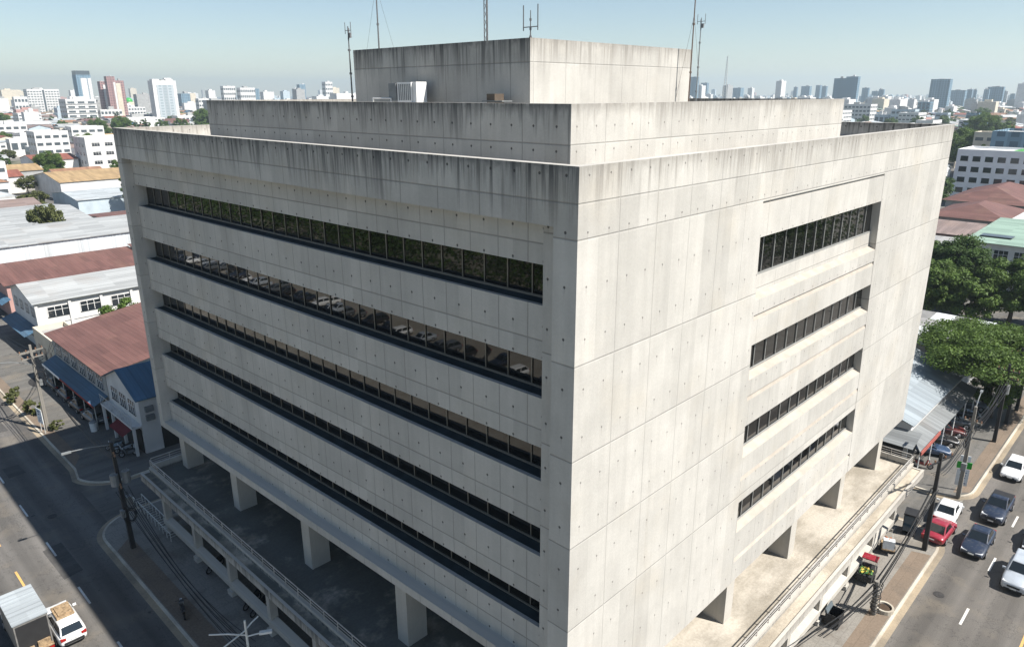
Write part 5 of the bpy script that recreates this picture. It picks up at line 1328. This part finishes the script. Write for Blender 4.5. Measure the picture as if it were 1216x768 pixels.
# green sphere
g = ground_at(154.5, 131); t = thing("gas_sphere", "green spherical tank right of the pink towers", "tank", (g.x, g.y, 0))
m = MB(); n = 14; rad = 4.6*depth_of(g)/FPX; hz_ = rad*2.1
for i in range(n):
    for j in range(8):
        q = lambda a, b: (rad*math.cos(2*math.pi*a/n)*math.sin(math.pi*b/8), rad*math.sin(2*math.pi*a/n)*math.sin(math.pi*b/8), hz_+rad*math.cos(math.pi*b/8))
        m.face([q(i, j+1), q(i+1, j+1), q(i+1, j), q(i, j)])
m.build("sphere", m_green, t, fix=True, smooth=True); m = MB(); m.cyl((0, 0, 0), (0, 0, hz_), rad*.25, None, 8); m.build("support", W_['grey'], t)
LIST = [  # label, category, pxl, pxr, pyt, pyb, depth ratio, wall, roof, floors, distance
 ("white windowless slab leaning block in front of the white slab with the dark cleft", "block", 29, 49, 134, 153, .7, 'white', 'white', 0, None),
 ("white four storey school like block with window rows at the left edge of the photo", "block", -12, 36, 149, 172, .5, 'white', 'white', 3, None),
 ("plain white block beside a tree, below the school like block at left", "block", 11, 47, 166, 186, .6, 'white', 'white', 1, None),
 ("white office with dark window end, between the pink towers and the framed white tower", "office", 147, 174, 128, 141, .5, 'white', 'white', 3, None),
 ("wide low white depot in front of the pink towers, just above the tree row", "depot", 148, 186, 140, 154, .5, 'white', 'white', 0, None),
 ("low white pavilion with a blue window band left of the roof's rear parapet", "pavilion", 206, 240, 138, 150, .6, 'white', 'white', 1, None),
 ("white three storey block right of the balcony banded block", "block", 118, 147, 131, 146, .5, 'white', 'white', 2, None),
 ("grey towered block with white piers left of the framed white tower", "block", 161, 182, 113, 130, .6, 'grey', 'white', 0, 1350),
 ("white low block at the right end of the left skyline, behind the dark grey block", "block", 234, 252, 118, 133, .6, 'white', 'white', 4, 1300),
 ("pale block behind the slender grey tower's left side", "block", 84, 95, 108, 122, .7, 'white', 'white', 0, 1800),
 ("long pale block on the far left horizon beside the white slab", "block", 17, 35, 116, 130, .6, 'white', 'white', 3, 1400),
 ("pale low block at the extreme left of the horizon", "block", -4, 12, 118, 130, .6, 'white', 'white', 0, 1500),
 ("white tower above the rear roof edge, left of the other white one", "tower", 264, 281, 103, 122, .5, 'white', 'white', 5, 1700),
 ("white ribbed block above the rear roof edge beside a blue slab", "tower", 283, 304, 105, 122, .5, 'white', 'white', 4, 1700),
 ("narrow blue slab behind the white ribbed block above the rear roof edge", "tower", 303, 309, 106, 122, .8, 'shade', 'flat', 0, 1800),
 ("low white stepped block just right of the blue slab above the rear roof edge", "block", 310, 326, 110, 121, .6, 'white', 'white', 0, 1500),
 ("thin white tower next to the blue glass tower above the rear roof edge", "tower", 348, 355, 106, 121, .8, 'white', 'white', 0, 2300),
 ("blue glass tower above the rear roof edge, middle of the left skyline", "tower", 354, 364, 101, 121, .8, 'shade', 'flat', 0, 2250),
 ("white tower with a dark left side nearest the penthouse on the left", "tower", 384, 396, 98, 121, .8, 'white', 'white', 6, 1900),
 ("long white low block at the foot of the left aerial mast", "block", 393, 424, 112, 121, .5, 'white', 'white', 0, 1200),
 ("blue grey tower touching the penthouse's right edge", "tower", 818, 828, 92, 121, .7, 'shade', 'flat', 0, 2200),
 ("pale twin slab right of the blue grey tower beside the penthouse", "tower", 831, 840, 99, 121, .5, 'shade', 'flat', 0, 2600),
 ("stepped blue grey block right of the far lattice tower", "block", 868, 882, 105, 120, .7, 'shade', 'flat', 0, 2500),
 ("thin grey tower left of the middle of the right skyline", "tower", 924, 930, 104, 120, .7, 'shade', 'flat', 0, 2700),
 ("narrow dark tower left of the pale pair on the right skyline", "tower", 941, 946, 104, 120, .7, 'shade', 'flat', 0, 2700),
 ("blue grey tower with a pale neighbour on its left, right skyline", "tower", 950, 962, 103, 120, .6, 'shade', 'flat', 0, 2600),
 ("left one of two leaning looking slabs before the large double tower", "tower", 967, 974, 102, 120, .9, 'shade', 'white', 0, 2500),
 ("right one of two slabs just left of the large double tower", "tower", 974, 981, 103, 120, .7, 'shade', 'flat', 0, 2550),
 ("lower left half of the large double tower above the roof's right end", "tower", 987, 1004, 94, 126, .5, 'shade', 'flat', 0, 1500),
 ("higher right half of the large double tower above the roof's right end", "tower", 1001, 1017, 92, 126, .5, 'shade', 'flat', 0, 1490),
 ("blue grey slab standing alone right of the large double tower", "tower", 1022, 1031, 105, 120, .6, 'shade', 'flat', 0, 2200),
 ("low square blue slab beside a taller one, right of the lone slab", "tower", 1034, 1042, 109, 120, .6, 'shade', 'flat', 0, 2300),
 ("taller of two neighbouring blue slabs right of the lone slab", "tower", 1042, 1049, 107, 120, .6, 'shade', 'flat', 0, 2300),
 ("large ribbed blue grey tower standing free in the right skyline", "tower", 1101, 1126, 95, 126, .5, 'shade', 'flat', 0, 1500),
 ("stepped blue slab immediately right of the large ribbed tower", "tower", 1125, 1146, 108, 122, .5, 'shade', 'flat', 0, 2000),
 ("slim blue tower at the right end of the stepped slab", "tower", 1146, 1153, 107, 122, .7, 'shade', 'flat', 0, 2050),
 ("very thin pale tower right of the slim blue one", "tower", 1154, 1158, 108, 122, .7, 'shade', 'flat', 0, 2100),
 ("wide bluish slab with a cut left shoulder on the far right skyline", "tower", 1170, 1190, 104, 122, .4, 'shade', 'flat', 0, 1900),
 ("lower shoulder block joined to the wide bluish slab", "tower", 1166, 1173, 107, 122, .8, 'shade', 'flat', 0, 1880),
 ("thin pale tower between the wide bluish slab and the edge", "tower", 1189, 1195, 109, 122, .7, 'white', 'flat', 0, 2200),
 ("faint low tower between the last two towers at the right edge", "tower", 1198, 1204, 112, 122, .6, 'shade', 'flat', 0, 2300),
 ("blue tower cut off by the right edge of the photo on the skyline", "tower", 1205, 1222, 103, 122, .5, 'shade', 'flat', 0, 1800),
 ("white five storey office whose left part is shaded, behind the roof's right end", "office", 1000, 1038, 125, 149, .7, 'white', 'white', 5, None),
 ("low bluish shed between the white five storey office and the next block", "block", 1037, 1057, 137, 150, .6, 'blue', 'white', 1, None),
 ("pale blue four storey block with a white end behind the right parapet", "office", 1056, 1088, 131, 151, .6, 'blue', 'white', 3, None),
 ("white rounded building rising behind the pale blue four storey block", "block", 1070, 1086, 119, 136, .8, 'white', 'white', 0, None),
 ("dark fronted tower with a sunlit white side right of the pale blue block", "tower", 1087, 1105, 122, 142, .9, 'shade', 'white', 5, None),
 ("white block with a blue left wall just above the roof's far right corner", "block", 1108, 1126, 135, 152, .9, 'blue', 'white', 3, None),
 ("grey concrete block beside the orange roofed house, right middle distance", "block", 1145, 1162, 135, 151, .7, 'shade', 'flat', 2, None),
 ("dark glazed building with a thin white roof right of the tower", "office", 1141, 1172, 147, 166, .5, 'shade', 'white', 2, None),
 ("white stepped tower behind the windowless grey block", "tower", 1169, 1188, 148, 173, .8, 'white', 'white', 5, None),
 ("slanted looking white framed building with blue glass at the right edge", "office", 1204, 1222, 137, 156, .7, 'white', 'white', 0, None),
]
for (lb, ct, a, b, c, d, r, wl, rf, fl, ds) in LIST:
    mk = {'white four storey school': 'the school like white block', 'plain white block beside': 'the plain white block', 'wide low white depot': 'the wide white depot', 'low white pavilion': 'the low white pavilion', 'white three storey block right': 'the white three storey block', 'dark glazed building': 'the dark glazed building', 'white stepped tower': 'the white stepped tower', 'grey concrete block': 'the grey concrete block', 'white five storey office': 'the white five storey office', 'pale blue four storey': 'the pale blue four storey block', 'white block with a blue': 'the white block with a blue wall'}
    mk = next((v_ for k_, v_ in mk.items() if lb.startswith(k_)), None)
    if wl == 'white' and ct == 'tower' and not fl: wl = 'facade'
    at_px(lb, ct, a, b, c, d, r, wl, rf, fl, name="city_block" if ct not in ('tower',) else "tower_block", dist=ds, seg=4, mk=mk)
# far lattice tower
g = ground_at(860, 118); d = (g-CAM); d.z = 0; g = CAM+d.normalized()*1500; t = thing("radio_tower", "lone thin lattice radio tower above the roof's right half", "radio tower", (g.x, g.y, 0), .4)
m = MB(); hh = 100
for s, q in ((1, 1), (1, -1), (-1, 1), (-1, -1)): m.cyl((4*s, 4*q, 0), (.6*s, .6*q, hh), .5, .3, 4)
for k in range(22):
    z0, z1 = hh*k/22, hh*(k+1)/22; a, b = 4-3.4*k/22, 4-3.4*(k+1)/22
    m.cyl((a, -a, z0), (-b, -b, z1), .22, None, 4); m.cyl((-a, -a, z0), (-b, b, z1), .22, None, 4); m.cyl((a, a, z0), (b, -b, z1), .22, None, 4)
m.build("mast", m_steel, t)
# across the left road: what the ribbon windows mirror
GX = "low buildings across the left road mirrored in the windows"

MARKS_EXTRA = []
# ================================================================== the rest of the city
FILL = []; rf = random.Random(21)
def free(x0, y0, x1, y1, pad=0):
    return all(x1 < a-pad or x0 > c+pad or y1 < b-pad or y0 > d+pad for a, b, c, d in TAKEN)
ROOFS = [('red', 5), ('maroon', 4), ('rust', 4), ('grey', 6), ('pale', 5), ('tan', 2), ('brown', 3), ('dark', 2), ('green', 1), ('white', 5), ('blue', 1)]
WALLS = [('white', 8), ('cream', 3), ('grey', 3), ('blue', 2), ('pink', 1)]
WORD = {'red': "red", 'maroon': "dull maroon", 'rust': "rusty", 'grey': "grey", 'pale': "pale", 'tan': "tan", 'brown': "brown", 'dark': "dark grey", 'green': "pale green", 'white': "white", 'blue': "blue"}
def pick(lst): return rf.choices([a for a, b in lst], [b for a, b in lst])[0]
def fill_house(x, y, sc):
    wx, wy = rf.uniform(9, 19)*sc, rf.uniform(8, 14)*sc
    if rf.random() < .15: wx *= 1.7
    x0, y0, x1, y1 = x-wx/2, y-wy/2, x+wx/2, y+wy/2
    if not free(x0, y0, x1, y1): return
    tall = rf.random() < .065
    rm = pick(ROOFS); wl = pick(WALLS)
    if tall:
        h = rf.uniform(10, 19); fl = int(h/3.1); rm = 'white' if rf.random() < .7 else 'flat'; wl = 'white' if rf.random() < .92 else 'cream'
        t = building("house_block", "x", "apartment block", x0, y0, x1, y1, h, 'flat', wall=wl, rmat=rm, strips=(fl, 1.2, h/fl*.97, 1.3, ('-y', '-x'), 3.4))
        adj = f"{ {'white': 'white', 'cream': 'cream'}[wl]} {fl} storey block"
        FILL.append((t, adj, (x0, y0, x1, y1, h, wl, rm), 'block'))
    else:
        h = rf.uniform(4.2, 8.5); k = rf.choice(['gable', 'gable', 'hip', 'shed', 'flat'] if rm not in ('white',) else ['flat', 'flat', 'gable'])
        if rm in ('tan', 'red', 'rust', 'brown') and k == 'flat': k = 'gable'
        ax = 0 if wx > wy else 1
        if k == 'shed': ax = rf.choice([0, 1])
        st = (2, 1.0, 3.0, 1.2, ('-y', '-x'), 3.0) if h > 6.3 else (1, 1.0, 3, 1.2, ('-y', '-x'), 3.0)
        t = building("house", "x", "house", x0, y0, x1, y1, h, k, rf.uniform(1.2, 2.4), ax, wl, rm, strips=st)
        adj = f"{ {'white': 'white', 'cream': 'cream', 'grey': 'grey', 'blue': 'pale blue', 'pink': 'pink'}[wl]} house with a {WORD[rm]} { {'gable': 'gabled', 'hip': 'hipped', 'shed': 'sloping', 'flat': 'flat'}[k]} roof"
        FILL.append((t, adj, (x0, y0, x1, y1, h, wl, rm), 'house'))
FT = []
def fill_tree(x, y, s):
    if not free(x-2, y-2, x+2, y+2, -1): return
    k = rf.choice(['mid', 'mid', 'olive', 'tall', 'wide'])
    t = tree(k, "x", x, y, 0, s*rf.uniform(.8, 1.25), rf.uniform(0, 6.28))
    FT.append((t, {'mid': "round green tree", 'olive': "low olive green tree", 'tall': "slim dark green tree", 'wide': "spreading green tree"}[k])); TAKEN.append((x-3, y-3, x+3, y+3))
# the tree row before the far white blocks at left, and the woods at right
for k in range(13): fill_tree(172+k*11+rf.uniform(-3, 3), 640+rf.uniform(-14, 14), 1.5)
for k in range(26): fill_tree(500+rf.uniform(-40, 90), 108-k*7+rf.uniform(-5, 5), 1.7)
for k in range(18): fill_tree(330+rf.uniform(-25, 40), 92-k*6+rf.uniform(-3, 3), 1.5)
for px, py in ((28, 212), (40, 242), (24, 250), (12, 216), (118, 196), (4, 205), (60, 205)):
    g = ground_at(px, py, 4); fill_tree(g.x, g.y, .95)
def sweep(pl, pr, d0, d1, left):
    d = d0
    while d < d1:
        sc = 1.0 if d < 420 else 1.0+(d-420)/700
        a = math.atan((pl-608)/FPX*math.cos(PIT)); b = math.atan((pr-608)/FPX*math.cos(PIT))
        if left:
            s0, s1 = CAM.x+d*math.tan(math.pi/2-YAW+a), CAM.x+d*math.tan(math.pi/2-YAW+b)
        else:
            s0, s1 = CAM.y+d*math.tan(YAW-b), CAM.y+d*math.tan(YAW-a)
        s = s0
        while s < s1:
            j = 17*sc
            x, y = (s+rf.uniform(-3, 3), CAM.y+d+rf.uniform(-3, 3)) if left else (CAM.x+d+rf.uniform(-3, 3), s+rf.uniform(-3, 3))
            if rf.random() < .2: fill_tree(x, y, 1.0*sc**.5)
            else: fill_house(x, y, sc)
            s += j
        d += 17*sc
sweep(-50, 262, 205, 1050, True)
sweep(1085, 1250, 150, 1000, False)
sweep(985, 1100, 420, 1000, False)

# which of them can the camera see?
dg = bpy.context.evaluated_depsgraph_get(); dg.update()
def root_of(o):
    while o.parent: o = o.parent
    return o
seen = {}; where = {}
regions = [(0, 84, 270, 300, 4), (980, 84, 1216, 300, 4), (0, 100, 1216, 126, 4)]
NR = {o.name: root_of(o).name for o in SC.objects}
for (xa, ya, xb, yb, stp) in regions:
    for py in range(ya, yb, stp):
        for px in range(xa, xb, stp):
            d = (FW+RT*((px-608)/FPX)-UP*((py-384)/FPX)).normalized()
            ok, loc, nrm, idx, ob, mt = SC.ray_cast(dg, CAM, d)
            if ok:
                r = NR.get(ob.name)
                if r:
                    seen[r] = seen.get(r, 0)+1
                    q = where.setdefault(r, [0, 0]); q[0] += px; q[1] += py
hidden = []
DOOMED = set()
def remove(t): DOOMED.add(t.name)
# labels: what stands nearest, and on which side of it, as seen in the picture
LMX = [(ph, pix((x, y, 3)), Vector((x, y))) for ph, x, y in MARKS_EXTRA]+[(ph, pix((x, y, 3)), Vector((x, y))) for ph, x, y in LMARK]
def relation(px, py, xy):
    best = min(LMX, key=lambda l: (l[2]-xy).length*(1.0 if abs(l[1][0]-px) < 160 else 6))
    dx = px-best[1][0]
    dd = (xy-Vector(CAM.xy)).length-(best[2]-Vector(CAM.xy)).length
    if abs(dx) > 9: w_ = "left of" if dx < 0 else "right of"
    else: w_ = "behind" if dd > 0 else "in front of"
    return f"{w_} {best[0]}"
named = {}
for lst, lim, grp in ((FILL, 1, None), (FT, 1, None)):
    for it in lst:
        t = it[0]; n = seen.get(t.name, 0)
        if n < lim:
            hidden.append(it); continue
        wx, wy = where[t.name]; px, py = wx/n, wy/n
        lb = f"{it[1]} {relation(px, py, Vector(t.location.xy))}"
        named.setdefault(lb, []).append((py, px, t))
ORD = {1: "", 2: ["farther", "nearer"], 3: ["farthest", "middle", "nearest"]}
for lb, its in named.items():
    its.sort(key=lambda a: a[0]); n = len(its)
    for k, (py, px, t) in enumerate(its):
        if n == 1: t['label'] = lb
        elif n == 2: t['label'] = f"{ORD[2][k]} {lb}"
        elif n == 3: t['label'] = f"{ORD[3][k]} {lb}"
        else:
            by_x = sorted(its, key=lambda a: a[1]); j = [a[2].name for a in by_x].index(t.name)
            names = ["leftmost", "second from left", "third from left", "fourth from left", "fifth from left", "sixth from left", "seventh from left"]
            t['label'] = (f"rightmost {lb}" if j == n-1 else f"{names[min(j, 6)]} {lb}")
for it in FILL:
    if it not in hidden: it[0]['group'] = "houses of the surrounding city"
for it in FT:
    if it not in hidden: it[0]['group'] = "trees among the houses of the city"
nvis = len(FILL)+len(FT)-len(hidden)
# camera-hidden houses, near ones too, and the far city in one mesh
fm = MB(); PAL = ['white', 'cream', 'grey', 'blue', 'pink']; PR = ['red', 'maroon', 'rust', 'grey', 'pale', 'tan', 'brown', 'dark', 'green', 'white', 'blue', 'flat']
m_far = [W_[k] for k in PAL]+[R_[k] for k in PR]
for it in hidden:
    if len(it) == 4:
        x0, y0, x1, y1, h, wl, rm = it[2]
        fm.box(x0, y0, 0, x1, y1, h, PAL.index(wl)); roof_on(fm, x0, y0, x1, y1, h+.01, 'gable' if it[3] == 'house' else 'flat', 1.6, 0, mi=5+PR.index(rm))
    remove(it[0])
bpy.data.batch_remove([o for o in bpy.data.objects if NR.get(o.name) in DOOMED])
a0, a1 = math.atan((-120-608)/FPX), math.atan((1340-608)/FPX)
def far_spot(lo, hi):
    d = lo*(hi/lo)**rf.random(); a = YAW-(a0+(a1-a0)*rf.random())
    return CAM.x+d*math.cos(a), CAM.y+d*math.sin(a), d
for k in range(5200):
    x, y, d = far_spot(950, 6500)
    if not free(x-14, y-14, x+14, y+14): continue
    wx, wy = rf.uniform(9, 30), rf.uniform(9, 22); h = rf.uniform(4, 9) if rf.random() < .82 else rf.uniform(9, 26)
    if d > 1500 and rf.random() < .02: h = rf.uniform(25, 60)
    wl = PAL.index(pick(WALLS)); rm = pick(ROOFS)
    fm.box(x-wx/2, y-wy/2, 0, x+wx/2, y+wy/2, h, wl)
    if h < 9: roof_on(fm, x-wx/2, y-wy/2, x+wx/2, y+wy/2, h+.01, 'gable', rf.uniform(1, 2.5), rf.choice([0, 1]), mi=5+PR.index(rm))
    else: fm.box(x-wx*.2, y-wy*.2, h+.01, x+wx*.2, y+wy*.2, h+2.5, wl)
tag(fm.build("hidden_far_city", m_far), kind='stuff')
tm = MB(); vs, fs = [], []
for k in range(1500):
    x, y, d = far_spot(900, 6000)
    n = rf.randint(1, 6)
    for c in range(n):
        cx_, cy_ = x+rf.uniform(-22, 22), y+rf.uniform(-22, 22); hh = rf.uniform(5, 10)
        if not free(cx_-4, cy_-4, cx_+4, cy_+4): continue
        for q in range(16):
            o = Vector((cx_, cy_, hh*.55))+Vector((rf.gauss(0, 2.0), rf.gauss(0, 2.0), rf.gauss(0, hh*.2))); s = rf.uniform(1.2, 2.2)
            nr = Vector((rf.gauss(0, .6), rf.gauss(0, .6), rf.uniform(.2, 1))).normalized(); a = nr.cross(Vector((rf.gauss(0, 1), rf.gauss(0, 1), .3))).normalized(); b = nr.cross(a)
            i = len(vs); vs += [o-a*s, o-b*s, o+a*s, o+b*s]; fs.append((i, i+1, i+2, i+3))
tm.mesh(vs, fs)
tag(tm.build("distant_trees", LEAF[0]), kind='stuff')
# ---------------- unseen trees added across both roads to darken the window reflections
vs, fs = [], []
for k in range(820):
    x, y = (rf.uniform(-92, -56), rf.uniform(-40, 300)) if k < 600 else (rf.uniform(0, 150), rf.uniform(-66, -38)); hh = rf.uniform(8, 14)
    for q in range(130):
        o = Vector((x, y, hh*.6))+Vector((rf.gauss(0, 2.2), rf.gauss(0, 2.2), rf.gauss(0, hh*.22))); s = rf.uniform(.25, .5)
        nr = Vector((rf.gauss(0, .6), rf.gauss(0, .6), rf.uniform(.2, 1))).normalized(); a = nr.cross(Vector((rf.gauss(0, 1), rf.gauss(0, 1), .3))).normalized(); b = nr.cross(a)
        i = len(vs); vs += [o-a*s, o-b*s*.6, o+a*s, o+b*s*.6]; fs.append((i, i+1, i+2, i+3))
wm_ = MB(); wm_.mesh(vs, fs); tag(wm_.build("reflection_trees", LEAF[0]), kind='stuff')
print("fill visible", nvis, "hidden", len(hidden))
# cars parked on the lot across the left road; the ribbon windows show them
GL = "cars parked across the left road"
cols = [("grey", P_grey), ("white", P_white), ("black", P_black), ("silver", P_silver), ("dark blue", P_navy)]
proto = {}
for k in range(26):
    y = 34+k*4.7; c, pm = cols[(k*3) % 5]
    lb = f"{c} car in the parked rows across the left road mirrored in the ribbon windows"
    loc = (-40.5+(k % 3)*.5, y, .12)
    if c not in proto: proto[c] = car(lb, pm, loc, R(4), 'sedan' if k % 2 else 'hatch', group=GL)
    else: q = copy_tree(proto[c]); q.location = loc
# ================================================================== air
hz = bpy.data.materials.new("air"); hz.use_nodes = True
ht = hz.node_tree; ht.nodes.remove(ht.nodes["Principled BSDF"])
pv = ht.nodes.new("ShaderNodeVolumePrincipled"); pv.inputs["Density"].default_value = HAZE_DENSITY
pv.inputs["Color"].default_value = (.78, .93, 1.0, 1); pv.inputs["Anisotropy"].default_value = .25
ht.links.new(pv.outputs[0], ht.nodes["Material Output"].inputs["Volume"])
hz.cycles.homogeneous_volume = True
m = MB(); m.box(-9100, -9100, -1.2, 9100, 9100, HAZE_TOP)
tag(m.build("haze", hz), kind='stuff')
